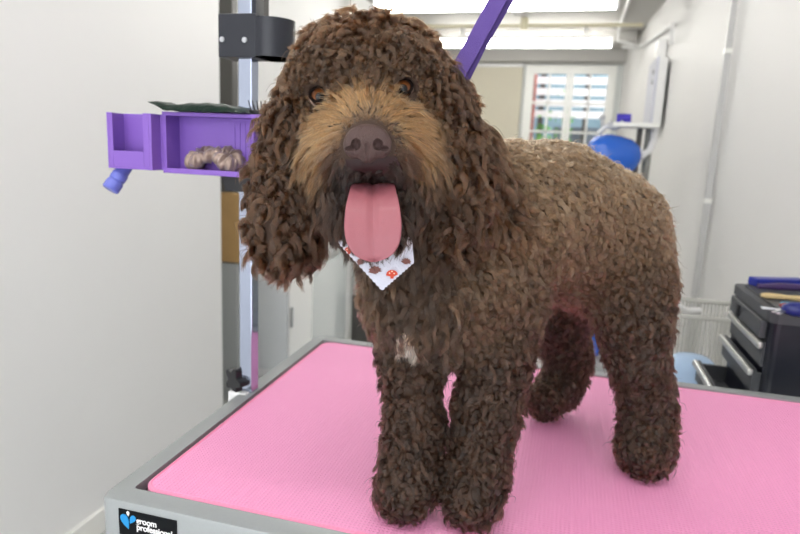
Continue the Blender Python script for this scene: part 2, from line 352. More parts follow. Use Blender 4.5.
bm = nb(); cyl(bm, (b1.x, b1.y+.04, 0), (b1.x, b1.y+.04, b1.z), .02); link('upright', bm, mat('mid grey upright', (140, 140, 135), .4), stn)
s0 = at(612, 126, D0); s1 = at(657, 126, D0)
bm = nb(); box(bm, s0.x, s1.x, s0.y-.06, s1.y+.1, b0.z, b0.z+.02); link('top_shelf', bm, M_trim, stn, bevel=.003)
bm = nb(); tube(bm, [cc+Vector((0, .05, -.02)), (b0.x, b0.y+.04, cc.z-.02)], .012); link('bracket_arm', bm, M_grey, stn)
q = at(624, 121.5, D0)
bm = nb(); cyl(bm, (q.x-.035, q.y, b0.z+.042), (q.x+.03, q.y, b0.z+.042), .022); 
tp = tag(link('tape_roll', bm, mat('violet blue tape', (70, 60, 190), .4)), 'violet blue tape roll lying on the dryer stand shelf', 'tape')
q = at(610, 128, D0-.02)
tapo = thing('dryer_nozzle', 'silver nozzle and fittings beside the violet tape roll', 'nozzle', tuple(q))
bm = nb(); tube(bm, [q+Vector((-.05, 0, -.03)), q+Vector((-.02, 0, .01)), q+Vector((.03, 0, .0)), q+Vector((.06, 0, .03))], .012); tube(bm, [q+Vector((-.03, 0, -.02)), q+Vector((-.04, 0, .04))], .009); link('nozzle_tube', bm, M_steel, tapo, smooth=True)
bm = nb(); ball(bm, q+Vector((-.04, 0, .05)), .014, sub=2); ball(bm, q+Vector((0.0, 0, .02)), .016, sub=2); link('fitting', bm, M_steel, tapo, smooth=True)

# ---------------------------------------------------------------- right: tool chest, crate, bucket
X0, X1, Y0, Y1, ZT = 0.80, 1.07, 0.735, 1.0, 0.905
ch = thing('tool_chest', 'black plastic tool chest with open silver-edged drawers at right edge', 'tool chest', ((X0+X1)/2, (Y0+Y1)/2, 0))
bm = nb(); pts = rrect(X0, X1, Y0, Y1, .015, 4); extrude_poly(bm, pts, 0.07, ZT-.02); link('carcass', bm, M_navy, ch, bevel=.002)
bm = nb(); extrude_poly(bm, rrect(X0-.006, X1+.006, Y0-.006, Y1+.006, .02, 5), ZT-.02, ZT); extrude_poly(bm, rrect(X0+.01, X1-.01, Y0+.012, Y1-.012, .02, 5), ZT, ZT+.004); link('lid', bm, M_char, ch, bevel=.002)
bm = nb(); box(bm, X0-.012, X0, Y0+.02, Y1-.02, ZT-.056, ZT-.022); link('front_panel', bm, M_char, ch, bevel=.003)
bm = nb(); box(bm, X0-.018, X0-.012, (Y0+Y1)/2+.03, (Y0+Y1)/2+.045, ZT-.05, ZT-.028); link('latch', bm, M_black, ch)
for k, (zt, op) in enumerate(((ZT-.062, .004), (ZT-.115, .014), (ZT-.180, .060), (ZT-.30, .01), (ZT-.42, .01))):
    hgt = .045 if k < 3 else .09
    bm = nb(); x = X0-op
    box(bm, x, x+.006, Y0+.015, Y1-.015, zt-hgt, zt); box(bm, x+.006, X0, Y0+.015, Y0+.021, zt-hgt, zt-.006); box(bm, x+.006, X0, Y1-.021, Y1-.015, zt-hgt, zt-.006); box(bm, x+.006, X0, Y0+.02, Y1-.02, zt-hgt, zt-hgt+.005)
    dw = link('drawer', bm, M_char, ch)
    bm = nb(); box(bm, x-.010, x, Y0+.012, Y1-.012, zt-.013, zt+.001); link('handle', bm, M_alu, dw, bevel=.004)
for sx in (X0+.04, X1-.04):
    for sy in (Y0+.04, Y1-.04):
        bm = nb(); cyl(bm, (sx-.012, sy, .035), (sx+.012, sy, .035), .035); box(bm, sx-.015, sx+.015, sy-.01, sy+.01, .05, .075); link('caster', bm, M_black, ch)
bm = nb(); box(bm, X0+.13, X0+.16, Y0-.006, Y0, ZT-.15, ZT-.09); link('side_catch', bm, M_black, ch, bevel=.002)
ZI = ZT+.004
def on(px, py): return hit(px, py, 2, ZI+.006)
# items on the chest
p0, p1 = on(752, 283), on(802, 284)
d = (p1-p0).normalized(); nrm = Vector((-d.y, d.x, 0))
def bar(bm, a, b, w_, h_, z): 
    d_ = (b-a); d_.z = 0; L_ = d_.length; d_.normalize(); n_ = Vector((-d_.y, d_.x, 0))
    Mx = Matrix(((d_.x, n_.x, 0, a.x), (d_.y, n_.y, 0, a.y), (0, 0, 1, z), (0, 0, 0, 1)))
    return box(bm, 0, L_, -w_/2, w_/2, 0, h_, Mx)
bm = nb(); bar(bm, p0, p1, .03, .018, ZI); tag(link('clipper_case', bm, mat('royal blue plastic', (36, 48, 150), .35), bevel=.003), 'blue long case lying at the back of the chest top', 'case')
p0, p1 = on(757, 288), on(804, 291)
slk = thing('slicker_brush', 'dark purple handled brush lying before the blue case', 'brush', tuple(p0))
bm = nb(); tube(bm, [p0+Vector((0, 0, .004)), p0.lerp(p1, .5)+Vector((0, 0, .006)), p1+Vector((0, 0, .006))], 0, 12, radii=[.005, .008, .007]); link('handle', bm, mat('dark plum plastic', (66, 48, 96), .35), slk, smooth=True)
bm = nb(); bar(bm, p1, p1+(p1-p0)*.5, .03, .012, ZI); link('brush_head', bm, M_black, slk, bevel=.003)
p0, p1 = on(761, 295), on(806, 299)
wb = thing('wooden_brush', 'pale wooden handled brush lying on the chest top', 'brush', tuple(p0))
bm = nb(); tube(bm, [p0, p0.lerp(p1, .15), p0.lerp(p1, .6), p1], 0, 12, radii=[.004, .006, .0045, .006]); link('handle', bm, mat('pale wood', (214, 190, 140), .5), wb, smooth=True)
bm = nb(); bar(bm, p1, p1+(p1-p0)*.6, .022, .012, ZI); link('brush_head', bm, M_wood, wb, bevel=.003)
for i, (a_, b_, c_, lab) in enumerate((((761, 308), (792, 311), (200, 200, 205), 'steel scissors with open blades lying left of the others'), ((775, 316), (800, 307), (150, 60, 60), 'steel scissors with red handles near the right edge'))):
    p0, p1 = on(*a_), on(*b_); d = (p1-p0); d.z = 0; d.normalize(); n_ = Vector((-d.y, d.x, 0))
    s_ = thing('scissors', lab, 'scissors', tuple(p0), 'grooming scissors on the tool chest')
    mid_ = p0.lerp(p1, .45); mid_.z = ZI+.006+.004*i
    for sgn in (-1, 1):
        bm = nb(); tip = p0+n_*sgn*.004; tip.z = mid_.z; bar(bm, tip, mid_, .006, .0015, mid_.z+sgn*.0006); link('blade', bm, M_steel, s_)
        bm = nb(); tube(bm, [mid_, mid_+(d*.02)-n_*sgn*.006], .003, 8)
        rc = mid_+d*.035-n_*sgn*.012; tube(bm, [rc+d*.013*math.cos(t*PI/8)+n_*.009*math.sin(t*PI/8) for t in range(16)], .0028, 8, closed=True)
        link('finger_ring', bm, mat('scissor handle', c_, .25, metal=.8 if i == 0 else 0), s_, smooth=True)
p = on(797, 314); bm = nb(); ball(bm, p+Vector((0, 0, .008)), .016, (1.6, .8, .8)); 
tag(link('clipper_blade_cover', bm, mat('dark blue plastic', (30, 40, 110), .3), smooth=True), 'dark blue rounded clipper cap beside the scissors', 'cap')
p = on(787, 304); bm = nb(); lathe(bm, [(0, 0), (.011, 0), (.011, .008), (0, .009)], (p.x, p.y, ZI), 20); tag(link('bottle_cap', bm, mat('turquoise plastic', (40, 150, 190), .4)), 'small turquoise cap behind the scissors', 'cap')
# ribbed clear crate
cr = at(704, 345, 2.05)
ct = thing('storage_crate', 'clear ribbed plastic crate behind the pale blue bucket', 'crate', (cr.x, cr.y, 0))
cx0, cx1, cy0, cy1, cz0, cz1 = cr.x-.17, cr.x+.13, cr.y-.12, cr.y+.14, .30, at(700, 316, 1.95).z
M_rib = mat('milky clear plastic', (222, 222, 216), .35, alpha=.6)
bm = nb()
nx = 26
for k in range(nx+1):
    x = cx0+(cx1-cx0)*k/nx
    for y in (cy0, cy1): box(bm, x-.0025, x+.0025, y-.0025, y+.0025, cz0, cz1)
for k in range(20):
    y = cy0+(cy1-cy0)*k/19
    for x in (cx0, cx1): box(bm, x-.0025, x+.0025, y-.0025, y+.0025, cz0, cz1)
link('ribbed_side', bm, M_rib, ct)
bm = nb(); box(bm, cx0, cx1, cy0, cy1, cz0-.01, cz0); link('crate_base', bm, M_rib, ct)
bm = nb(); tube(bm, [(cx0, cy0, cz1), (cx1, cy0, cz1), (cx1, cy1, cz1), (cx0, cy1, cz1)], .008, 8, closed=True); link('rim', bm, M_rib, ct)
bm = nb(); box(bm, cx0+.02, cx1-.02, cy0+.02, cy1-.02, 0, cz0-.012); tag(link('plinth_box', bm, M_white, bevel=.005), 'white box carrying the clear ribbed crate', 'box')
# pale blue bucket (upturned)
c = at(690, 392, 1.56); zt = at(690, 357, 1.56).z
bk = thing('bucket', 'pale blue round bucket standing behind the far edge of the table', 'bucket', (c.x, c.y, 0))
bm = nb(); lathe(bm, [(.062, 0), (.06, zt-.035), (.054, zt-.015), (.04, zt-.004), (0, zt)], (c.x, c.y+.03, 0), 40); link('bucket_body', bm, M_pblue, bk, smooth=True)
bm = nb(); lathe(bm, [(.066, .1), (.068, .11), (.066, .12)], (c.x, c.y+.03, 0), 40); link('rim', bm, M_pblue, bk)
# white hose on the wall behind the crate
hp = [at(668, 298, 2.0), at(676, 306, 2.0), at(686, 311, 2.0), at(700, 311, 2.0)]
bm = nb(); tube(bm, [hp[0]+Vector((0.0, 0, .06)), *hp], .012, 10); 
tag(link('water_hose', bm, M_white, smooth=True), 'short white hose curling down over the clear crate', 'hose')
# ---------------------------------------------------------------- grooming table
TL, TD, TZ = 0.96, 0.60, 0.80
tb = thing('grooming_table', 'grey metal grooming table with a pink ribbed rubber mat on top', 'table', (TL/2, TD/2, 0))
bm = nb(); outer = rrect(0, TL, 0, TD, .012, 8); RW = .024
inner = rrect(RW, TL-RW, RW, TD-RW, .004, 8)
n = len(outer); layers = []
for pts, z in ((outer, TZ-.052), (outer, TZ-.005), (rrect(.0015, TL-.0015, .0015, TD-.0015, .012, 8), TZ-.0015), (rrect(.005, TL-.005, .005, TD-.005, .010, 8), TZ), (inner, TZ), (inner, TZ-.052)):
    layers.append([bm.verts.new((x, y, z)) for x, y in pts])
layers.append(layers[0])
for A, B in zip(layers, layers[1:]):
    for k in range(n): bm.faces.new((A[k], A[(k+1) % n], B[(k+1) % n], B[k]))
fr = link('table_frame', bm, M_tabmetal, tb, smooth=True)
bm = nb(); box(bm, RW, TL-RW, RW, TD-RW, TZ-.03, TZ-.012); link('table_board', bm, mat('dark board', (60, 48, 50), .7), tb)
# mat
M_mat = mat('pink ribbed rubber', (250, 162, 209), .5)
nt = M_mat.node_tree; b = nt.nodes['Principled BSDF']; tcn = nt.nodes.new('ShaderNodeTexCoord')
def wave(rot, sc_):
    mpn = nt.nodes.new('ShaderNodeMapping'); mpn.inputs['Rotation'].default_value = (0, 0, rot); nt.links.new(tcn.outputs['Object'], mpn.inputs[0])
    wv = nt.nodes.new('ShaderNodeTexWave'); wv.inputs['Scale'].default_value = sc_; nt.links.new(mpn.outputs[0], wv.inputs[0]); return wv
w1, w2 = wave(0, 75), wave(PI/2, 75)
mm_ = nt.nodes.new('ShaderNodeMath'); mm_.operation = 'MULTIPLY'; nt.links.new(w1.outputs['Fac'], mm_.inputs[0]); nt.links.new(w2.outputs['Fac'], mm_.inputs[1])
bp = nt.nodes.new('ShaderNodeBump'); bp.inputs['Distance'].default_value = .0022; bp.inputs['Strength'].default_value = .5; nt.links.new(mm_.outputs[0], bp.inputs['Height']); nt.links.new(bp.outputs[0], b.inputs['Normal'])
M_mate = mat('pink rubber edge', (255, 160, 200), .5)
g = .0035; bm = nb(); L_ = []
for off, z in ((0, TZ-.012), (0, TZ-.003), (.0015, TZ-.0015), (.003, TZ-.0012), (.0036, TZ-.0024), (.0044, TZ-.0024), (.005, TZ-.0016)):
    L_.append([bm.verts.new((x, y, z)) for x, y in rrect(RW+g+off, TL-RW-g-off, RW+g+off, TD-RW-g-off, .022-off*.8, 8)])
for i_, (A, B) in enumerate(zip(L_, L_[1:])):
    for k in range(len(A)):
        f_ = bm.faces.new((A[k], A[(k+1) % len(A)], B[(k+1) % len(A)], B[k])); f_.material_index = 1
f_ = bm.faces.new(L_[-1]); f_.material_index = 0
bm.faces.new(L_[0][::-1])
mt = link('rubber_mat', bm, [M_mat, M_mate], tb); tag(mt, 'pink ribbed rubber mat')
for sx in (.06, TL-.06):
    for sy in (.06, TD-.06):
        bm = nb(); box(bm, sx-.018, sx+.018, sy-.018, sy+.018, .02, TZ-.05); lg = link('leg', bm, M_tabmetal, tb, bevel=.003)
        bm = nb(); cyl(bm, (sx, sy, 0), (sx, sy, .02), .024); link('rubber_foot', bm, M_black, lg)
for y in (.05, TD-.07):
    bm = nb(); box(bm, .078, TL-.078, y, y+.02, .2, .22); link('stretcher', bm, M_tabmetal, tb)
# the table stands a touch askew
for o_ in bpy.data.objects:
    if o_.type == 'MESH' and (o_.parent == tb or (o_.parent and o_.parent.parent == tb)):
        for v in o_.data.vertices: v.co.x += -.010-.022*v.co.y
# badge on the front face
bd0 = hit(119, 508, 1, 0); bd1 = hit(177, 521, 1, 0)
bx0, bx1, bz1 = bd0.x, bd1.x, TZ-.0085; bz0 = bz1-.029
bm = nb(); box(bm, bx0, bx1, -.0012, 0.0, bz0, bz1); bdg = link('badge', bm, mat('black badge', (4, 7, 12), .4, spec=.2), tb, bevel=.0004); tag(bdg, 'black maker badge with two blue drops and white lettering')
M_lt = mat('white print', (240, 240, 240), .5); M_cy = mat('cyan print', (24, 140, 205), .5)
def drop(px, pz, L_, W_, ang, m, name='drop'):
    bm = nb(); pts = []
    for k in range(28):
        t = 2*PI*k/28; x = W_*math.sin(t)*(math.sin(t/2)**1.2); z = L_*math.cos(t)
        pts.append((px+x*math.cos(ang)-z*math.sin(ang), pz+x*math.sin(ang)+z*math.cos(ang)))
    A = [bm.verts.new((x, -.0012, z)) for x, z in pts]; B = [bm.verts.new((x, -.0017, z)) for x, z in pts]
    for k in range(28):
        bm.faces.new((A[k], A[(k+1) % 28], B[(k+1) % 28], B[k]))
    bm.faces.new(A); bm.faces.new(B[::-1]); link(name, bm, m, bdg)
# drops taper downwards
drop(bx0+.0085, bz1-.0130, .0085, .0062, PI+.42, M_cy); drop(bx0+.0165, bz1-.0095, .0055, .0042, PI-.55, M_cy); drop(bx0+.0118, bz1-.0035, .0028, .0022, PI+.1, M_lt)
for s_, z in (('groom', bz1-.0120), ('professional', bz1-.0192)):
    cu = bpy.data.curves.new('lettering', 'FONT'); cu.body = s_; cu.size = .0094; cu.space_character = .93; cu.extrude = .0002; cu.materials.append(M_lt); cu.offset = .00018
    o = bpy.data.objects.new('lettering', cu); C.objects.link(o); o.rotation_euler = (PI/2, 0, 0); o.location = (bx0+.0212, -.0014, z)
    if s_ == 'professional': o.scale = (1.0, 1, 1)
    bpy.context.view_layer.update(); me_ = bpy.data.meshes.new_from_object(o.evaluated_get(bpy.context.evaluated_depsgraph_get()))
    o2 = bpy.data.objects.new('lettering', me_); C.objects.link(o2); o2.matrix_world = o.matrix_world.copy(); mw_ = o.matrix_world.copy(); bpy.data.objects.remove(o)
    o2.parent = bdg; o2.matrix_parent_inverse = bdg.matrix_world.inverted(); o2.matrix_basis = mw_
# ---------------------------------------------------------------- grooming arm: chrome pole, arm, clamp
PX, PY = -0.006, 0.305
pole = thing('grooming_pole', 'square chrome upright pole with an arm, clamped to the left edge of table', 'pole', (PX, PY, TZ))
bm = nb(); box(bm, PX-.01, PX+.01, PY-.01, PY+.01, TZ, 1.78); link('upright', bm, M_chrome, pole, bevel=.0012)
bm = nb(); box(bm, PX-.01, .88, PY-.01, PY+.01, 1.78, 1.80); link('overhead_arm', bm, M_chrome, pole, bevel=.0012)
bm = nb(); box(bm, -.03, -.0005, PY-.02, PY+.02, TZ-.09, TZ+.002); box(bm, -.03, .03, PY-.02, PY+.02, TZ-.1, TZ-.075); link('clamp', bm, M_white, pole, bevel=.002)
kc = Vector((-.020, PY-.004, TZ+.016))
bm = nb(); pts = [(kc.x+(.017+.0045*math.cos(5*t*2*PI/50))*math.cos(t*2*PI/50), kc.z+(.017+.0045*math.cos(5*t*2*PI/50))*math.sin(t*2*PI/50)) for t in range(50)]
A = [bm.verts.new((x, PY-.016, z)) for x, z in pts]; B = [bm.verts.new((x, PY+.000, z)) for x, z in pts]
for k in range(50): bm.faces.new((A[k], A[(k+1) % 50], B[(k+1) % 50], B[k]))
bm.faces.new(A[::-1]); bm.faces.new(B)
bmesh.ops.rotate(bm, verts=bm.verts, cent=kc, matrix=Matrix.Rotation(-.5, 3, 'Z')); kn = link('knob', bm, M_black, pole, bevel=.001)
bm = nb(); cyl(bm, kc+Vector((0, 0, 0)), kc+Vector((.012, .012, -.002)), .005); link('knob_screw', bm, M_steel, pole)
# dryer holder: black block, ring
z0, z1 = at(240, 62, .87).z, at(240, 22, .87).z
x0, x1 = hit(219, 40, 1, PY-.016).x, hit(256, 40, 1, PY-.016).x
hd = thing('dryer_holder', 'black dryer holder block with open ring, bolted high on the chrome pole', 'holder', (PX, PY, z0))
bm = nb(); box(bm, x0, x1, PY-.018, PY+.022, z0, z1); link('block', bm, M_blackm, hd, bevel=.001)
for px, py in ((222.5, 39.5), (245, 40)):
    s_ = hit(px, py, 1, PY-.018); bm = nb(); cyl(bm, s_+Vector((0, -.002, 0)), s_+Vector((0, .0, 0)), .0035, n=16); cyl(bm, s_+Vector((0, -.0026, 0)), s_+Vector((0, -.002, 0)), .0016, n=6); link('screw', bm, M_steel, hd)
ra, rb = at(258, 43, .86), at(303, 43, .86); rr = (rb.x-ra.x)/2*1.04; rc = Vector(((ra.x+rb.x)/2, PY+.012, 0))
bm = nb(); zz0, zz1 = at(274, 61, .86).z, at(274, 25, .86).z
lathe(bm, [(rr, zz0), (rr, zz1), (rr-.003, zz1), (rr-.003, zz0), (rr, zz0)], (rc.x, rc.y, 0), 48)
link('ring', bm, M_blackm, hd, smooth=True)
bm = nb(); box(bm, x1-.012, x1+.002, PY+.002, PY+.016, z1, z1+.16); link('rod', bm, M_grey, hd)
# ---------------------------------------------------------------- lilac tool tray
TYF = .262     # front plane of tray
e0, e1 = hit(163, 112, 1, TYF), hit(262, 116, 1, TYF)
ux0 = e0.x; ux1 = ux0+.165; tz1 = (e0.z+e1.z)/2; tz0 = hit(166, 172, 1, TYF).z; tyb = PY-.0115
tr = thing('tool_tray', 'lilac plastic tool tray with an open pocket, fixed before the pole', 'tray', ((ux0+ux1)/2, (TYF+tyb)/2, tz0))
tyb = PY-.011; w_ = .0035
bm = nb()
box(bm, ux0, ux1, TYF, tyb, tz1-w_, tz1); box(bm, ux0, ux1, TYF, tyb, tz0, tz0+w_); box(bm, ux0, ux0+w_*1.5, TYF, tyb, tz0+w_, tz1-w_); box(bm, ux1-w_, ux1, TYF, tyb, tz0+w_, tz1-w_); box(bm, ux0+w_, ux1-w_, tyb-w_, tyb, tz0+w_, tz1-w_)
# ribbed inner partition and lip
box(bm, ux0, ux1, TYF-.003, TYF, tz0-.001, tz0+.006); box(bm, ux0, ux1, TYF-.003, TYF, tz1-.004, tz1+.001); box(bm, ux0, ux0+.006, TYF-.003, TYF, tz0+.006, tz1-.004)
box(bm, ux1-.035, ux1-.032, TYF+.004, tyb, tz0+w_, tz1-w_)
link('tray_body', bm, M_purple, tr, bevel=.0006)
bm = nb()
for k in range(5):
    x = ux1-.075+k*.008; box(bm, x, x+.002, tyb-w_-.001, tyb-w_, tz0+.012, tz1-.01)
link('rib', bm, M_purple, tr)
# left pocket block
pk0 = hit(106, 112, 1, TYF-.022); pk1 = hit(150, 112, 1, TYF-.022)
a0, a1, py0, py1 = pk0.x, pk1.x, TYF-.022, TYF+.012; kz1 = pk0.z; kz0 = hit(112, 168, 1, TYF-.022).z
bm = nb(); t_ = .003
box(bm, a0, a1+.001, py1-t_, py1, kz0, kz1); box(bm, a0, a0+t_, py0, py1-t_, kz0, kz1); box(bm, a1-t_, a1+.001, py0, py1-t_, kz0, kz1); box(bm, a0+t_, a1-t_, py0, py1-t_, kz0, kz0+t_)
box(bm, a0+t_, a0+.009, py0, py0+t_, kz0+t_, kz1); box(bm, a1-.012, a1-t_, py0, py0+t_, kz0+t_, kz1); box(bm, a0+.009, a1-.012, py0, py0+t_, kz0+t_, kz0+.024)
box(bm, a1+.001, ux0, TYF-.003, py1, kz0+.0, kz1)
link('comb_pocket', bm, M_purple, tr, bevel=.0006)
c0, c1 = hit(124, 169, 1, TYF-.004), hit(110, 190, 1, TYF-.022)
bm = nb(); dd = (c1-c0)
rad = [.0095]*3+[.0108, .0108, .0095, .0108, .0115, .0115, .010]; ts = [-.25, 0, .2, .25, .5, .55, .6, .68, .95, 1.0]
tube(bm, [c0+dd*t for t in ts], 0, 24, radii=rad); tag(link('fixing_peg', bm, M_lav, tr, smooth=True), 'lavender blue peg')
# black bracket under tray
p = hit(222, 177, 1, PY-.02); q = hit(262, 193, 1, PY-.02)
bm = nb(); g_ = box(bm, p.x, q.x, PY-.025, PY-.0105, q.z, tz0)
for v in g_:
    if v.co.z < (q.z+tz0)/2 and v.co.x < (p.x+q.x)/2: v.co.x += .008
link('mounting_bracket', bm, M_black, tr, bevel=.001)
# dark green packet on the tray
zz = tz1+.0015
def shell(bm, fn, nu, nv, thick):
    T = [[bm.verts.new(fn(i/nu, j/nv)+Vector((0, 0, thick*math.sin(PI*min(1, max(0, i/nu)))**.5*math.sin(PI*j/nv)**.5))) for j in range(nv+1)] for i in range(nu+1)]
    Bm = [[bm.verts.new(fn(i/nu, j/nv)) for j in range(nv+1)] for i in range(nu+1)]
    for i in range(nu):
        for j in range(nv):
            bm.faces.new((T[i][j], T[i+1][j], T[i+1][j+1], T[i][j+1])); bm.faces.new((Bm[i][j+1], Bm[i+1][j+1], Bm[i+1][j], Bm[i][j]))
    bmesh.ops.remove_doubles(bm, verts=bm.verts, dist=1e-5)
p0 = hit(149, 104, 1, TYF-.01); p1 = hit(246, 112, 1, TYF-.01)
def fpk(u_, v_):
    x = p0.x+(p1.x-p0.x)*u_; y = TYF-.014+.058*v_
    lift = max(0, (ux0+.012-x))*.42
    return Vector((x, min(y, 10), zz+lift+.0012*math.sin(u_*17+v_*5)**2))
bm = nb(); shell(bm, fpk, 24, 8, .0125)
M_green = mat('glossy dark green foil', (5, 34, 24), .42, spec=.25, noise=.3, nscale=60, bump=.5, bscale=90)
pkt = link('foil_packet', bm, M_green, smooth=True); tag(pkt, 'dark green glossy packet lying flat on top of the lilac tray', 'packet')
bm = nb()
def fpl(u_, v_): return fpk(.42+.25*u_, .38+.25*v_)+Vector((0, 0, .0122))
shell(bm, fpl, 8, 4, .0004); link('print_patch', bm, mat('silver green print', (120, 160, 140), .3), pkt)
# small black clipper attachments near pole
p = hit(261, 104, 1, PY-.02)
cb = thing('comb_attachment', 'small black comb attachments on the tray beside the dog head', 'comb', (p.x, p.y-.01, zz))
bm = nb(); box(bm, p.x-.012, p.x+.02, PY-.035, PY-.02, zz, zz+.006); link('comb_back', bm, M_black, cb, bevel=.001)
for k in range(6):
    bm = nb(); cyl(bm, (p.x-.01+k*.0052, PY-.028, zz+.005), (p.x-.013+k*.006, PY-.030, zz+.018), .0012, .0006, 6); link('tooth', bm, M_black, cb)
# scrunchie
cs = hit(213, 152, 1, TYF+.012); cs.z = tz0+.0218; cs.y += .006
bm = nb(); nu, nv = 260, 24; V = []
def sc_c(a_): return Vector((.0310*math.sin(a_), .0105*math.sin(2*a_), .0065*math.sin(2*a_+.8)))
for i in range(nu):
    a_ = 2*PI*i/nu; p_ = sc_c(a_); t_v = (sc_c(a_+.03)-sc_c(a_-.03)).normalized(); u_v = t_v.cross(Vector((0, 0, 1))).normalized(); w_v = t_v.cross(u_v)
    rad_ = .0108*(1-.25*abs(math.cos(a_))**3)*(1+.10*math.sin(3*a_+.5))
    ring = []
    for j in range(nv):
        b_ = 2*PI*j/nv; r_ = rad_*(1+.17*math.sin(17*a_+2.2*math.sin(b_+1)+1.5*math.sin(5*a_))+.07*math.sin(31*a_+2*b_))
        ring.append(bm.verts.new(cs+p_+u_v*(r_*math.cos(b_))+w_v*(r_*math.sin(b_))))
    V.append(ring)
for i in range(nu):
    for j in range(nv): bm.faces.new((V[i][j], V[(i+1) % nu][j], V[(i+1) % nu][(j+1) % nv], V[i][(j+1) % nv]))
M_satin = mat('taupe satin', (146, 126, 116), .3, metal=.35, noise=.25, nscale=130); M_satin.node_tree.nodes['Principled BSDF'].inputs['Sheen Weight'].default_value = .4
tag(link('scrunchie', bm, M_satin, smooth=True), 'taupe satin scrunchie lying in the open pocket of the lilac tray', 'scrunchie')
# ---------------------------------------------------------------- purple grooming loop
bm = nb()
def ribbon(bm, L, R, thick, nrm):
    A = [bm.verts.new(p) for p in L]; B = [bm.verts.new(p) for p in R]; nn = Vector(nrm)*thick
    A2 = [bm.verts.new(p+nn) for p in L]; B2 = [bm.verts.new(p+nn) for p in R]
    for i in range(len(L)-1):
        bm.faces.new((A[i], B[i], B[i+1], A[i+1])); bm.faces.new((A2[i], A2[i+1], B2[i+1], B2[i])); bm.faces.new((A[i], A[i+1], A2[i+1], A2[i])); bm.faces.new((B[i], B2[i], B2[i+1], B[i+1]))
    bm.faces.new((A[0], A2[0], B2[0], B[0])); bm.faces.new((A[-1], B[-1], B2[-1], A2[-1]))
n_ = Vector(-FW)
top = at(497, 0, .595); dirr = (at(497, 0, .595)-at(455, 70, .59)).normalized()
tt = (1.78-top.z)/dirr.z; endp = top+dirr*tt
side = Vector(RT)*.0095
Lp = [at(436, 92, .59), at(446, 76, .59), at(466, 41, .592), at(488, 0, .595), endp-side]; Rp = [at(452, 96, .59), at(462, 82, .59), at(482, 46, .592), at(507, 0, .595), endp+side]
lp = thing('grooming_loop', 'purple nylon grooming strap rising from the dog neck to the overhead arm', 'strap', tuple(Lp[0]))
ribbon(bm, Lp, Rp, .0015, n_); M_strap = mat('purple nylon', (80, 56, 132), .55, bump=.3, bscale=900); link('strap', bm, M_strap, lp)
bm = nb(); ribbon(bm, [at(452, 98, .597), at(459, 84, .597), at(480, 40, .599), endp-side*.8-n_*.004], [at(462, 100, .597), at(467, 86, .597), at(486, 48, .599), endp+side-n_*.004], .0012, n_); link('back_strap', bm, mat('deep purple nylon', (62, 38, 110), .55), lp)
# fix so that the arm reaches the strap
bm = nb(); cyl(bm, endp+Vector((0, 0, .012)), endp+Vector((0, 0, -.01)), .006); link('clip', bm, M_steel, lp)
arm_end = endp
bm = nb(); tube(bm, [(endp.x, PY, 1.79), (endp.x, endp.y, 1.79)], .006); link('arm_hook', bm, M_chrome, pole)
# ---------------------------------------------------------------- the dog
# body grown from one continuous signed distance field of tapered limbs, then meshed
prim = []    # (a, b, ra, rb, tag)
def seg(tag_, *pts):
    """pts: (px, py, depth, radius)"""
    P = [(np.array(at(p[0], p[1], p[2])), p[3]) for p in pts]
    if len(P) == 1: P = P*2
    for (a, ra), (b, rb) in zip(P, P[1:]): prim.append((a, b, ra, rb, tag_))
# torso
seg('body', (452, 256, .675, .078), (500, 224, .715, .087), (548, 221, .760, .089), (594, 238, .790, .088))
seg('body', (492, 300, .655, .050), (455, 290, .635, .058), (402, 290, .63, .040))            # brisket
seg('chest', (425, 300, .618, .048), (420, 250, .61, .050), (440, 320, .625, .038))
seg('body', (598, 245, .79, .078), (622, 275, .77, .055))            # rump
# neck
seg('head', (465, 235, .66, .068), (430, 180, .62, .062), (395, 140, .60, .055))
# fore legs
seg('leg', (406, 320, .642, .031), (411, 370, .640, .0245), (414, 430, .638, .0240), (409, 475, .632, .0245))
seg('paw', (409, 478, .632, .0250), (404, 492, .622, .0252))
seg('leg', (500, 300, .655, .043), (496, 350, .640, .0315), (488, 410, .632, .0262), (479, 465, .625, .0252))
seg('paw', (477, 480, .622, .0255), (472, 499, .613, .0255))
# hind leg, near side
seg('body', (608, 262, .765, .060), (630, 300, .745, .040))
seg('leg', (632, 290, .745, .042), (635, 330, .730, .0330), (638, 360, .726, .0265), (647, 392, .735, .0235), (648, 425, .738, .0238), (646, 445, .735, .0250))
seg('paw', (646, 445, .735, .0250), (645, 452, .722, .0262))
# hind leg, far side
seg('leg', (570, 285, .83, .046), (560, 315, .85, .035), (562, 340, .868, .0275), (571, 360, .885, .0235), (563, 382, .885, .0245))
seg('paw', (557, 390, .880, .0250), (546, 399, .862, .0250))
# tail, behind the rump
seg('body', (640, 235, .86, .020), (632, 215, .93, .015))
# head
seg('head', (368, 92, .592, .0575))
seg('head', (366, 77, .588, .0480))
seg('head', (324, 88, .572, .0215), (333, 66, .575, .0275))
seg('head', (412, 84, .572, .0255), (402, 64, .575, .0285))
seg('brow', (312, 82, .536, .0140), (326, 77, .530, .0165), (348, 72, .526, .0175)); seg('brow', (412, 72, .536, .0140), (402, 69, .530, .0170), (384, 69, .526, .0175))
seg('head', (368, 115, .565, .050))
# muzzle
seg('muzzle', (369, 122, .545, .033), (368, 140, .512, .027), (368, 148, .492, .020))
seg('muzzle', (344, 138, .532, .0235), (351, 158, .502, .0185)); seg('muzzle', (396, 134, .532, .0245), (388, 156, .502, .0185))
seg('cheek', (335, 170, .535, .023), (338, 205, .545, .018))
seg('cheek', (408, 168, .540, .025), (406, 205, .548, .020))
seg('cheek', (372, 175, .565, .045))
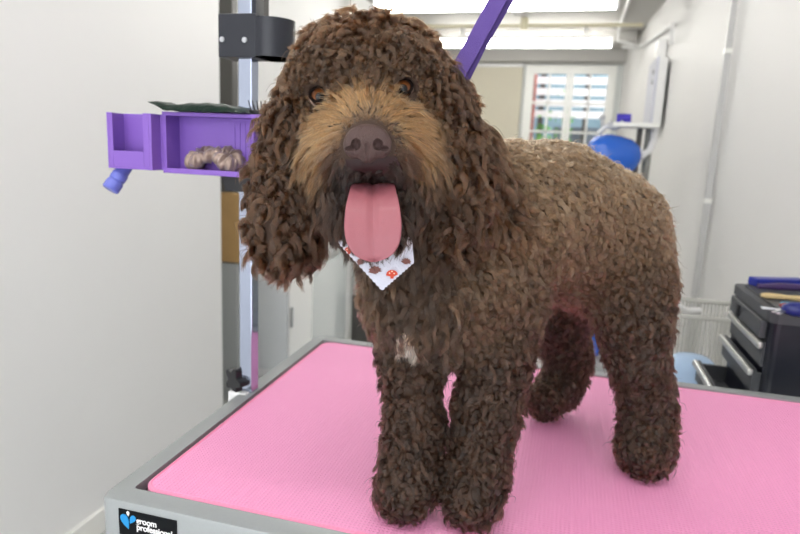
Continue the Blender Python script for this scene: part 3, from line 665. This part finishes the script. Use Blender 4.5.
# lower jaw
seg('chin', (374, 222, .545, .030), (375, 229, .515, .018))
seg('chin', (341, 200, .53, .013), (352, 226, .520, .011)); seg('chin', (408, 198, .53, .013), (397, 224, .520, .011))
# ears
seg('ear', (316, 84, .585, 0.0155), (297, 122, .580, 0.0200), (288, 165, .573, 0.0230), (286, 215, .566, 0.0250), (286, 238, .564, 0.0250))
seg('ear', (424, 80, .585, 0.0175), (441, 112, .583, 0.0220), (451, 160, .578, 0.0260), (449, 205, .574, 0.0275), (447, 228, .572, 0.0265))
eyeL, eyeR = at(320, 97, .524), at(403, 89, .524)
carve = [(np.array(at(373, 186, .480)), (.0275, .026, .0115)), (np.array(at(373, 200, .500)), (.021, .02, .020)), (np.array(eyeL)-FW*.004, (.0095, .0095, .0095)), (np.array(eyeR)-FW*.004, (.0095, .0095, .0095))]
TAGS = ['body', 'chest', 'head', 'leg', 'paw', 'brow', 'muzzle', 'cheek', 'chin', 'ear']
pA = np.array([p[0] for p in prim]); pB = np.array([p[1] for p in prim]); rA = np.array([p[2] for p in prim]); rB = np.array([p[3] for p in prim]); pT = np.array([TAGS.index(p[4]) for p in prim])
KS = .0075
def sdf(P, tags=False):
    out = np.zeros(len(P), np.float64); W = np.zeros((len(P), len(TAGS))) if tags else None
    for i in range(len(prim)):
        ab = pB[i]-pA[i]; L2 = ab @ ab
        t = np.clip(((P-pA[i]) @ ab)/L2, 0, 1) if L2 > 1e-12 else np.zeros(len(P))
        d = np.linalg.norm(P-pA[i]-t[:, None]*ab, axis=1)-(rA[i]+(rB[i]-rA[i])*t)
        e = np.exp(np.clip(-d/KS, -40, 40)); out += e
        if tags: W[:, pT[i]] += np.exp(np.clip(-d/.006, -40, 40))
    f = -KS*np.log(np.maximum(out, 1e-17))
    # gentle muscle unevenness
    f += .0012*np.sin(P[:, 0]*95)*np.sin(P[:, 1]*88+1)*np.sin(P[:, 2]*91)
    for c, r in carve:
        q = P-c; q = np.stack([q @ RT/r[0], q @ UP/r[2], q @ FW/r[1]], 1); g = (np.linalg.norm(q, axis=1)-1)*min(r)
        f = np.maximum(f, -g)
    return (f, W) if tags else f
def surface_nets(lo, hi, h):
    n = np.ceil((hi-lo)/h).astype(int)+1
    xs = [lo[i]+h*np.arange(n[i]) for i in range(3)]
    V = np.empty(n, np.float32)
    for ix in range(n[0]):
        Y, Z = np.meshgrid(xs[1], xs[2], indexing='ij'); P = np.stack([np.full(Y.size, xs[0][ix]), Y.ravel(), Z.ravel()], 1)
        V[ix] = sdf(P).reshape(n[1], n[2])
    s = V < 0
    cs = [s[i:n[0]-1+i, j:n[1]-1+j, k:n[2]-1+k] for i in (0, 1) for j in (0, 1) for k in (0, 1)]
    cnt = sum(c.astype(int) for c in cs); act = (cnt > 0) & (cnt < 8)
    idx = -np.ones(act.shape, int); cells = np.argwhere(act); idx[act] = np.arange(len(cells))
    acc = np.zeros((len(cells), 3)); num = np.zeros(len(cells))
    cor = [(i, j, k) for i in (0, 1) for j in (0, 1) for k in (0, 1)]
    vals = np.stack([V[cells[:, 0]+i, cells[:, 1]+j, cells[:, 2]+k] for i, j, k in cor], 1)
    for a in range(8):
        for b in range(a+1, 8):
            if sum(x != y for x, y in zip(cor[a], cor[b])) != 1: continue
            va, vb = vals[:, a], vals[:, b]; m_ = (va < 0) != (vb < 0)
            t = np.where(m_, va/np.where(m_, va-vb, 1), 0)
            pos = np.array(cor[a])+t[:, None]*(np.array(cor[b])-np.array(cor[a]))
            acc[m_] += pos[m_]; num[m_] += 1
    verts = lo+h*(cells+acc/num[:, None])
    faces = []
    for ax in range(3):
        o1, o2 = (ax+1) % 3, (ax+2) % 3
        sl0 = [slice(1, n[k]-1) for k in range(3)]; sl0[ax] = slice(0, n[ax]-1); sl1 = list(sl0); sl1[ax] = slice(1, n[ax])
        A_, B_ = s[tuple(sl0)], s[tuple(sl1)]; e = np.argwhere(A_ != B_)
        base = e.copy(); base[:, o1] += 1; base[:, o2] += 1
        fl = A_[tuple(e.T)]
        def g(d1, d2):
            q = base.copy(); q[:, o1] -= d1; q[:, o2] -= d2; return idx[tuple(q.T)]
        q = np.stack([g(1, 1), g(0, 1), g(0, 0), g(1, 0)], 1); q[~fl] = q[~fl][:, ::-1]
        faces.append(q)
    return verts, np.concatenate(faces)
lo = np.minimum((pA-rA[:, None]).min(0), (pB-rB[:, None]).min(0))-.02; hi = np.maximum((pA+rA[:, None]).max(0), (pB+rB[:, None]).max(0))+.02
lo[2] = min(lo[2], TZ-.03)
Vt, Fc = surface_nets(lo, hi, .0036)
FLOORZ = TZ-.0005
Vt[:, 2] = np.maximum(Vt[:, 2], FLOORZ)
dog = thing('dog', 'curly chocolate brown dog standing on the pink mat, tongue hanging out', 'dog', (0.40, 0.2, TZ))
me = bpy.data.meshes.new('body'); me.from_pydata(Vt.tolist(), [], Fc.tolist()); me.update()
M_skin = mat('dark brown skin', (58, 42, 32), .8)
M_mouth = mat('dark mouth lining', (40, 16, 18), .5)
me.materials.append(M_skin); me.materials.append(M_mouth)
for p in me.polygons: p.use_smooth = True
body = bpy.data.objects.new('body', me); C.objects.link(body); body.parent = dog; body.matrix_parent_inverse = dog.matrix_world.inverted()
mc = np.array(at(373, 186, .49))
cen = np.zeros(len(me.polygons)*3); me.polygons.foreach_get('center', cen); cen = cen.reshape(-1, 3)
mi = (np.linalg.norm(cen-mc, axis=1) < .029).astype(np.int32); me.polygons.foreach_set('material_index', mi)

# ---- fur
tri = np.concatenate([Fc[:, [0, 1, 2]], Fc[:, [0, 2, 3]]])
T0, T1, T2 = Vt[tri[:, 0]], Vt[tri[:, 1]], Vt[tri[:, 2]]
cr_ = np.cross(T1-T0, T2-T0); area = np.linalg.norm(cr_, axis=1)/2
def sample(n_):
    k = rng.choice(len(tri), n_, p=area/area.sum()); u_, v_ = rng.random(n_), rng.random(n_); m_ = u_+v_ > 1; u_[m_] = 1-u_[m_]; v_[m_] = 1-v_[m_]
    return T0[k]+u_[:, None]*(T1[k]-T0[k])+v_[:, None]*(T2[k]-T0[k])
def grad(P):
    e = .0015; G = np.stack([sdf(P+np.eye(3)[i]*e)-sdf(P-np.eye(3)[i]*e) for i in range(3)], 1); return G/np.maximum(np.linalg.norm(G, axis=1), 1e-9)[:, None]
def nrmz(A): return A/np.maximum(np.linalg.norm(A, axis=1), 1e-9)[:, None]
print('dog area', area.sum(), 'verts', len(Vt))
REG = {'body': (.0110, .0022, 1.3, .55, .60, (126, 98, 76)),
       'chest': (.0135, .0020, .9, .42, .65, (84, 64, 50)),
       'head': (.0200, .0042, 1.35, .75, .30, (98, 68, 46)),
       'leg': (.0105, .0030, 1.2, .80, .45, (80, 57, 44)),
       'paw': (.0090, .0030, 1.2, .85, .45, (76, 53, 40)),
       'brow': (.0110, .0026, 1.1, .75, .6, (88, 64, 46)),
       'muzzle': (.0165, .0009, .4, .30, .8, (128, 92, 62)),
       'cheek': (.0160, .0018, .8, .40, .6, (92, 64, 45)),
       'chin': (.0120, .0012, .7, .35, .8, (60, 43, 36)),
       'ear': (.0200, .0042, 1.5, .60, .30, (88, 60, 40))}
RT_ = np.array([REG[t][:5] for t in TAGS]); RC_ = np.array([s2l(REG[t][5]) for t in TAGS])
hc = np.array(at(368, 80, .59)); mz = np.array(at(368, 130, .51)); ns = np.array(at(368, 146, .478))
bodydir = np.array([.565, .825, 0])
NG = 27000
CP = sample(NG)
_, W = sdf(CP, True); W = W/W.sum(1, keepdims=True)
prm = W @ RT_; kp = rng.random(NG) < prm[:, 4]; CP, W, prm = CP[kp], W[kp], prm[kp]; NG = len(CP); ccol = W @ RC_
CN = grad(CP)
# flow per clump
flow = np.zeros((NG, 3))
def add(tag_, vec):
    global flow
    flow = flow+W[:, [TAGS.index(tag_)]]*vec
add('body', bodydir*.8+np.array([0, 0, -.75])); add('chest', np.array([0, 0, -1.])-bodydir*.1)
rad = CP-(hc+UP*.03)
add('head', nrmz(rad)*.6+np.array([0, 0, -.35])); add('leg', np.array([0, 0, -1.])); add('paw', np.array([0, 0, -1.])); add('brow', nrmz(rad)*.2-FW*.9-np.array([0, 0, .3]))
side_ = ((CP-mz) @ RT); upc = ((CP-ns) @ UP)
rdl = CP-ns; rdl = nrmz(rdl-(rdl @ FW)[:, None]*FW); mv = rdl*1.0-UP*.30+FW*.35
add('muzzle', mv); add('cheek', -UP*.9+RT*np.sign(side_)[:, None]*.25); add('chin', -UP*1.0-FW*.2); add('ear', np.array([0, 0, -1.]))
flow = flow-(flow*CN).sum(1, keepdims=True)*CN; flow = nrmz(flow)
for ey in (eyeL, eyeR):
    aw = CP-np.array(ey); dd_ = np.linalg.norm(aw, axis=1); aw = aw-(aw @ FW)[:, None]*FW; k_ = np.clip(1-(dd_-.010)/.022, 0, 1)[:, None]; flow = flow*(1-k_)+nrmz(aw)*k_
flow = flow-(flow*CN).sum(1, keepdims=True)*CN; flow = nrmz(flow)
# turn flow a bit per clump
ang = rng.normal(0, .38, NG)*np.where(W[:, TAGS.index('muzzle')] > .5, .35, 1); b_ = np.cross(CN, flow); flow = flow*np.cos(ang)[:, None]+b_*np.sin(ang)[:, None]
# colours: broad patches of the coat
mw_ = W[:, TAGS.index('muzzle')]
tan = np.array(s2l((210, 162, 112))); dark = np.array(s2l((74, 52, 42)))
under = np.clip(-upc/.012, 0, 1)*(mw_ > .3)        # below the nose the muzzle is dark
ccol = ccol*(1-under[:, None]*.75)+dark*under[:, None]*.75
# back is lighter than flanks and legs
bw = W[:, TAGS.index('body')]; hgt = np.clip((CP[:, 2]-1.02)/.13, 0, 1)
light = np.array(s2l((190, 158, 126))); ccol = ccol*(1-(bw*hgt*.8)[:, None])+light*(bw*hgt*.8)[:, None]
# white patch on the chest
bp_ = np.array(at(572, 283, .77)); bk_ = np.clip(1-np.linalg.norm(CP-bp_, axis=1)/.045, 0, 1)[:, None]*.7; ccol = ccol*(1-bk_)+np.array(s2l((190, 120, 112)))*bk_
wp = np.array(at(411, 338, .60)); wd = np.linalg.norm((CP-wp)/np.array([.011, .03, .019]), axis=1)
wm = (wd < 1)
ccol[wm] = np.array(s2l((215, 200, 190)))/.50
# tan fringe at cheeks' rim
rim = mw_*np.clip((np.linalg.norm((CP-ns)-((CP-ns) @ FW)[:, None]*FW, axis=1)-.022)/.02, 0, 1)*np.clip(upc/.02+.9, 0, 1)
rr0 = np.linalg.norm((CP-ns)-((CP-ns) @ FW)[:, None]*FW, axis=1)
low_ = np.clip((.010-upc)/.012, 0, 1); rim = mw_*((1-low_)*np.clip((rr0-.020)/.012, 0, 1)+low_*np.clip((rr0-.033)/.008, 0, 1)*np.clip(upc/.03+1.3, 0, 1))
dk_ = mw_*low_*np.clip((.036-rr0)/.008, 0, 1); ccol = ccol*(1-dk_[:, None]*.85)+np.array(s2l((92, 64, 48)))*dk_[:, None]*.85
ccol = ccol*(1-rim[:, None]*.9)+tan*1.15*rim[:, None]*.9
qm = CP-mc; nm = np.sqrt((qm @ RT/.0275)**2+(qm @ UP/.0115)**2+(qm @ FW/.030)**2); kk = (np.clip(2.3-nm, 0, 1)*.9*(upc < -.014))[:, None]; ccol = ccol*(1-kk)+np.array(s2l((40, 27, 24)))*kk  # dark lip fringe, blackened further to paint the shaded gaps beside the tongue
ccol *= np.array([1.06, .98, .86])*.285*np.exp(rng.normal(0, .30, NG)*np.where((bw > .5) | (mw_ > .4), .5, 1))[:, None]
EX = [(np.array(eyeL)-FW*.006-UP*.0015, .0128), (np.array(eyeR)-FW*.006-UP*.0015, .0128),  (np.array(at(368, 146, .465)), .0235), (np.array(at(373, 225, .50)), .014)]
mc2 = np.array(at(373, 190, .488))
def excl(P):
    m_ = np.ones(len(P), bool)
    for c, r in EX: m_ &= np.linalg.norm(P-c, axis=1) > r
    q = P-mc2; m_ &= ((q @ RT/.0275)**2+(q @ UP/.0115)**2+(q @ FW/.030)**2) > 1
    return m_ & (P[:, 2] > TZ+.0015)
# guide curves
NP = 9; tt_ = np.linspace(0, 1, NP)
ax_ = nrmz(CN*prm[:, [3]]+flow*(1-prm[:, [3]]*.45))
uu = nrmz(np.cross(ax_, rng.normal(size=(NG, 3)))); vv = np.cross(ax_, uu)
hand = np.where(rng.random(NG) < .5, -1., 1.); ph = rng.random(NG)*2*PI
Lc = prm[:, 0]*np.exp(rng.normal(0, .18, NG)); Rc = prm[:, 1]*np.exp(rng.normal(0, .2, NG)); Tc = prm[:, 2]*np.exp(rng.normal(0, .2, NG))
dne = np.minimum(np.linalg.norm(CP-np.array(eyeL), axis=1), np.linalg.norm(CP-np.array(eyeR), axis=1)); Lc *= np.clip((dne-.006)/.026, .35, 1)
dno = np.linalg.norm(CP-np.array(at(368, 146, .47)), axis=1); Lc *= np.clip((dno-.018)/.022, .25, 1)
qm = CP-mc2; nm = np.sqrt((qm @ RT/.0275)**2+(qm @ UP/.0115)**2+(qm @ FW/.030)**2); Lc *= np.clip((nm-1)/1.1+.35, .35, 1)
theta = ph[:, None]+hand[:, None]*Tc[:, None]*2*PI*tt_[None]
env = np.sqrt(tt_)[None]*Rc[:, None]
sag = np.array([0, 0, -1.])*(.22*Lc)[:, None, None]*(tt_**2)[None, :, None]
shrink = (1/(1+Rc*Tc*2.2/np.maximum(Lc, 1e-4)))
G_ = ax_[:, None]*(Lc*shrink)[:, None, None]*tt_[None, :, None]+flow[:, None]*(Lc*.35)[:, None, None]*(tt_**2)[None, :, None]+sag
G_ = G_+uu[:, None]*(env*(np.cos(theta)-np.cos(ph)[:, None]*(1-tt_)))[..., None]+vv[:, None]*(env*(np.sin(theta)-np.sin(ph)[:, None]*(1-tt_)))[..., None]
# strands
NS = 500000
RP = sample(NS); RP = RP[excl(RP)]
kd = kdtree.KDTree(NG)
for i, c in enumerate(CP): kd.insert(c, i)
kd.balance()
near = np.array([kd.find(p)[1] for p in RP.tolist()])
ok = np.linalg.norm(RP-CP[near], axis=1) < .016; RP = RP[ok]; near = near[ok]; NS = len(RP)
off = RP-CP[near]
tgt = .82-.27*np.clip(W[:, TAGS.index('body')]+W[:, TAGS.index('chest')]+W[:, TAGS.index('muzzle')]+W[:, TAGS.index('cheek')]*.5, 0, 1); ls = rng.uniform(.75, 1.08, NS)
PT = CP[near][:, None]+off[:, None]*(1-tgt[near][:, None]*np.sin(tt_*PI/2)[None])[..., None]+G_[near]*ls[:, None, None]
PT = PT+(rng.normal(0, .00075, (NS, 1, 3))*tt_[None, :, None])+rng.normal(0, .00016, (NS, NP, 3))*tt_[None, :, None]
fly = rng.random(NS) < .08; PT[fly] += rng.normal(0, .0028, (fly.sum(), 1, 3))*tt_[None, :, None]
PT[..., 2] = np.maximum(PT[..., 2], TZ+.0006)
cd_ = bpy.data.hair_curves.new('fur'); cd_.add_curves([NP]*NS)
cd_.attributes['position'].data.foreach_set('vector', PT.astype(np.float32).ravel())
ra_ = cd_.attributes.get('radius') or cd_.attributes.new('radius', 'FLOAT', 'POINT')
rd = (np.array([1, 1, 1, .98, .95, .9, .8, .6, .25])*.00020)[None]*rng.uniform(.75, 1.25, (NS, 1)); ra_.data.foreach_set('value', rd.astype(np.float32).ravel())
ca_ = cd_.attributes.new('coat', 'FLOAT_COLOR', 'CURVE')
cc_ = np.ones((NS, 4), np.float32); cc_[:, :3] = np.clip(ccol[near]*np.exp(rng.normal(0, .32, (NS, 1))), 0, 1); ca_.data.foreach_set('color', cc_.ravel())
M_fur = bpy.data.materials.new('curly coat'); M_fur.use_nodes = True; nt = M_fur.node_tree; nt.nodes.clear()
out_ = nt.nodes.new('ShaderNodeOutputMaterial'); at_ = nt.nodes.new('ShaderNodeAttribute'); at_.attribute_name = 'coat'
hb = nt.nodes.new('ShaderNodeBsdfHairPrincipled'); hb.parametrization = 'COLOR'; hb.inputs['Roughness'].default_value = .30; hb.inputs['Coat'].default_value = .25; hb.inputs['Radial Roughness'].default_value = .5
nt.links.new(at_.outputs['Color'], hb.inputs['Color']); nt.links.new(hb.outputs[0], out_.inputs[0])
cd_.materials.append(M_fur)
fur = bpy.data.objects.new('fur', cd_); C.objects.link(fur); fur.parent = dog; fur.matrix_parent_inverse = dog.matrix_world.inverted(); fur['kind'] = 'stuff'; fur['label'] = 'curly chocolate brown coat, tan over the muzzle, white chest patch'

# ---- eyes
M_eye = bpy.data.materials.new('amber brown eye'); M_eye.use_nodes = True; nt = M_eye.node_tree; b = nt.nodes['Principled BSDF']; b.inputs['Roughness'].default_value = .05; b.inputs['IOR'].default_value = 1.33
tcx = nt.nodes.new('ShaderNodeTexCoord'); sx_ = nt.nodes.new('ShaderNodeSeparateXYZ'); nt.links.new(tcx.outputs['Object'], sx_.inputs[0])
rp = nt.nodes.new('ShaderNodeValToRGB'); sc100 = nt.nodes.new('ShaderNodeMath'); sc100.operation = 'MULTIPLY'; sc100.inputs[1].default_value = 100; nt.links.new(sx_.outputs['Z'], sc100.inputs[0]); nt.links.new(sc100.outputs[0], rp.inputs[0]); nt.links.new(rp.outputs[0], b.inputs['Base Color'])
e_ = rp.color_ramp.elements; e_[0].position = .0; e_[0].color = (*s2l((120, 100, 92)), 1); e_[1].position = .875; e_[1].color = (.004, .003, .003, 1)
for pos, c in ((.50, (150, 128, 118)), (.58, (24, 14, 9)), (.66, (70, 38, 18)), (.83, (104, 60, 28))):
    q = rp.color_ramp.elements.new(pos); q.color = (*s2l(c), 1)
for c_, px_ in ((eyeL, 320), (eyeR, 403)):
    bm = nb(); bmesh.ops.create_uvsphere(bm, u_segments=40, v_segments=28, radius=.0094); me_ = bpy.data.meshes.new('eye'); bm.to_mesh(me_); bm.free(); me_.materials.append(M_eye)
    for p in me_.polygons: p.use_smooth = True
    o = bpy.data.objects.new('eye', me_); C.objects.link(o); cpos = Vector(c_)+Vector(FW)*.0
    dirv = (Vector(CAM)-cpos).normalized()
    o.parent = dog; o.matrix_parent_inverse = dog.matrix_world.inverted(); o.matrix_basis = Matrix.Translation(cpos) @ dirv.to_track_quat('Z', 'Y').to_matrix().to_4x4()
    bm = nb(); rim_ = [Vector(c_)+(Vector(RT)*math.cos(t*PI/12)*.0076+Vector(UP)*math.sin(t*PI/12)*.0056)-Vector(FW)*.0066 for t in range(24)]; tube(bm, rim_, .0014, 8, closed=True); link('eyelid', bm, mat('dark eyelid', (20, 13, 11), .8, spec=.1), dog, smooth=True)
# ---- nose
def net_object(name, fn, lo_, hi_, h_, m_, parent):
    global sdf
    keep = sdf; sdf = fn; v_, f_ = surface_nets(np.array(lo_), np.array(hi_), h_); sdf = keep
    me_ = bpy.data.meshes.new(name); me_.from_pydata(v_.tolist(), [], f_.tolist()); me_.update(); me_.materials.append(m_)
    for p in me_.polygons: p.use_smooth = True
    o = bpy.data.objects.new(name, me_); C.objects.link(o); o.parent = parent; o.matrix_parent_inverse = parent.matrix_world.inverted(); return o
NC = np.array(at(367.5, 142, .470))
def loc(P, c): q = P-c; return q @ RT, q @ UP, -(q @ FW)
def ell(P, c, off_, r_):
    x, y, z = loc(P, c); k0 = np.sqrt(((x-off_[0])/r_[0])**2+((y-off_[1])/r_[1])**2+((z-off_[2])/r_[2])**2); k1 = np.sqrt(((x-off_[0])/r_[0]**2)**2+((y-off_[1])/r_[1]**2)**2+((z-off_[2])/r_[2]**2)**2)
    return k0*(k0-1)/np.maximum(k1, 1e-9)
def nosef(P):
    ds = [ell(P, NC, (0, .0025, 0), (.0160, .0110, .010)), ell(P, NC, (-.0095, -.003, -.0005), (.0088, .0092, .0085)), ell(P, NC, (.0095, -.003, -.0005), (.0088, .0092, .0085)), ell(P, NC, (0, -.0085, -.001), (.0066, .0078, .0075))]
    f = -.0016*np.log(sum(np.exp(-d/.0016) for d in ds))
    for s_ in (-1, 1):
        f = np.maximum(f, -ell(P, NC, (s_*.0083, -.0035, .0095), (.0037, .0043, .0075))); f = np.maximum(f, -ell(P, NC, (s_*.0128, -.0060, .007), (.0048, .0016, .006)))
    x, y, z = loc(P, NC); f = f+.0012*np.exp(-(x/.0009)**2)*(y < -.002)
    return f
M_nose = mat('brown leather nose', (80, 60, 57), .42, bump=.6, bscale=900, noise=.1, nscale=300)
net_object('nose', nosef, NC-.026, NC+.026, .0007, M_nose, dog)
# ---- tongue
def tongue():
    path = [(373, 184, .525), (373, 187, .500), (373, 196, .479), (373, 210, .469), (373, 228, .465), (373.5, 246, .464), (373.5, 262, .467)]
    wid = [.0165, .0175, .0185, .0208, .0218, .0190, .0]
    # fine resample
    P = [np.array(at(*p)) for p in path]; m_ = 40; us = np.linspace(0, 1, m_); xs = np.linspace(0, 1, len(P))
    Q = np.stack([np.interp(us, xs, [p[k] for p in P]) for k in range(3)], 1)
    for _ in range(30): Q[1:-1] = (Q[:-2]+2*Q[1:-1]+Q[2:])/4
    w0 = np.interp(us, xs, wid); w0 = np.where(us > .70, .0213*np.sqrt(np.clip(1-((us-.70)/.30)**2, 0, 1)), w0)
    for _ in range(2): w0[1:-1] = (w0[:-2]+2*w0[1:-1]+w0[2:])/4
    bm = nb(); rings = []; nv = 36
    for i in range(m_):
        t = Q[min(i+1, m_-1)]-Q[max(i-1, 0)]; t = t/np.linalg.norm(t); nrm_ = np.cross(RT, t); nrm_ = nrm_/np.linalg.norm(nrm_)
        if nrm_ @ FW > 0: nrm_ = -nrm_
        th = .0032*min(1, (w0[i]/.012)**.7) if w0[i] > 0 else .0
        ring = []
        for j in range(nv):
            a_ = 2*PI*j/nv; cx = math.cos(a_); sx = math.sin(a_); xx_ = max(w0[i], .0004)*cx
            zz_ = th*math.copysign(abs(sx)**.8, sx); 
            if sx > 0: zz_ -= .0030*math.exp(-(xx_/.0026)**2)*min(1, (1-us[i])*2.2+.15); zz_ += .0012*(abs(cx)**2)
            zz_ += .0018*(abs(cx)**3)*1.2
            ring.append(bm.verts.new(Q[i]+RT*xx_+nrm_*zz_))
        rings.append(ring)
    for A_, B_ in zip(rings, rings[1:]):
        for j in range(nv): bm.faces.new((A_[j], A_[(j+1) % nv], B_[(j+1) % nv], B_[j]))
    bm.faces.new(rings[0]); bm.faces.new(rings[-1])
    M_t = mat('wet pink tongue', (152, 88, 98), .4, noise=.06, nscale=120, bump=.25, bscale=1300, sss=.15, coat=.1)
    o = link('tongue', bm, M_t, dog, smooth=True); sdm = o.modifiers.new('sub', 'SUBSURF'); sdm.levels = 1; sdm.render_levels = 1
tongue()
# ---- bandana: white cotton with orange mushrooms and brown hedgehogs
TP = {'L': (338, 244), 'tip': (382, 289), 'R': (411, 262)}
BD = .520
def bpt(px, py, bulge=0): return at(px, py, BD-bulge)
outline = []
def zig(p, q, n_, amp):
    r_ = []
    for k in range(n_):
        for s_ in (0, .5):
            t = (k+s_)/n_; x = p[0]+(q[0]-p[0])*t; y = p[1]+(q[1]-p[1])*t; nx_, ny_ = (q[1]-p[1]), -(q[0]-p[0]); l_ = math.hypot(nx_, ny_)
            r_.append((x-nx_/l_*amp*(s_*2), y-ny_/l_*amp*(s_*2)))
    return r_
edge_ = zig((336, 240), (382, 290), 14, 1.1)+zig((382, 290), (414, 262), 11, 1.1)
top_ = [(414, 262), (412, 240), (395, 225), (360, 225), (338, 228)]
pts2 = edge_+top_
bm = nb(); 
def bdepth(x, y): return BD-.012+((x-380)/40)**2*.010+(262-y)*-.00002
A_ = [bm.verts.new(at(x, y, bdepth(x, y))) for x, y in pts2]; B_ = [bm.verts.new(at(x, y, bdepth(x, y)+.0012)) for x, y in pts2]
cA = bm.verts.new(at(380, 245, bdepth(380, 245))); cB = bm.verts.new(at(380, 245, bdepth(380, 245)+.0012)); nn_ = len(pts2)
for k in range(nn_):
    j = (k+1) % nn_; bm.faces.new((A_[k], A_[j], cA)); bm.faces.new((B_[j], B_[k], cB)); bm.faces.new((A_[j], A_[k], B_[k], B_[j]))
ban = link('bandana', bm, mat('white cotton', (196, 198, 212), .75, bump=.2, bscale=700), dog, smooth=False); tag(ban, 'white zigzag-edged bandana printed with orange mushrooms and brown hedgehogs')
def blob(name, pts, m_):
    bm = nb(); A_ = [bm.verts.new(at(x, y, bdepth(x, y)-.0011)) for x, y in pts]; B_ = [bm.verts.new(at(x, y, bdepth(x, y)+.0003)) for x, y in pts]
    for k in range(len(pts)): bm.faces.new((A_[k], A_[(k+1) % len(pts)], B_[(k+1) % len(pts)], B_[k]))
    bm.faces.new(A_); bm.faces.new(B_[::-1]); return link(name, bm, m_, ban)
M_or = mat('orange red print', (196, 72, 50), .7); M_br = mat('brown print', (112, 72, 66), .7); M_wp = mat('cream print', (236, 220, 196), .7)
for cx, cy, s_, a0 in ((392, 275, 6.0, .1), (349, 251, 4.8, -.4)):
    cap = [(cx+s_*math.cos(math.radians(a)+a0), cy-s_*.85*math.sin(math.radians(a)+a0)) for a in range(0, 181, 20)]; blob('mushroom_print', cap+[(cx-s_*.3, cy+s_*.25), (cx-s_*.25, cy+s_*.6), (cx+s_*.25, cy+s_*.6), (cx+s_*.3, cy+s_*.25)], M_or)
    for dx, dy in ((-.4, -.3), (.35, -.25), (0, -.6)): blob('spot_print', [(cx+dx*s_+s_*.13*math.cos(t), cy+dy*s_+s_*.13*math.sin(t)) for t in (0, 1.05, 2.1, 3.14, 4.2, 5.2)], M_wp)
for cx, cy, s_, a0 in ((375, 271, 7.0, .2), (406, 262, 5.4, -.2), (361, 262, 5.0, .9)):
    pts = []
    for k in range(22):
        a_ = 2*PI*k/22+a0; rr_ = s_*(1 if k % 2 else .76)*(.62 if math.sin(a_-a0) < -.3 else 1); pts.append((cx+rr_*math.cos(a_), cy-rr_*.8*math.sin(a_)))
    blob('hedgehog_print', pts[::-1], M_br)
# pink bow on the collar, at the back of the neck
bc = at(488, 138, .66)
bow = thing('neck_bow', 'tiny pink bow at the back of the dog neck', 'bow', tuple(bc))
bow.parent = dog; bow.matrix_parent_inverse = dog.matrix_world.inverted(); del bow['category']
bm = nb(); ball(bm, bc, .0035, sub=2); link('bow_knot', bm, mat('pink ribbon', (226, 120, 150), .6), bow, smooth=True)
for s_ in (-1, 1):
  bm = nb(); ball(bm, bc+Vector(UP)*s_*.006+Vector(RT)*.001, .0055, (.6, .6, 1.), sub=2); link('bow_loop', bm, mat('pale pink ribbon', (232, 150, 170), .6), bow, smooth=True)
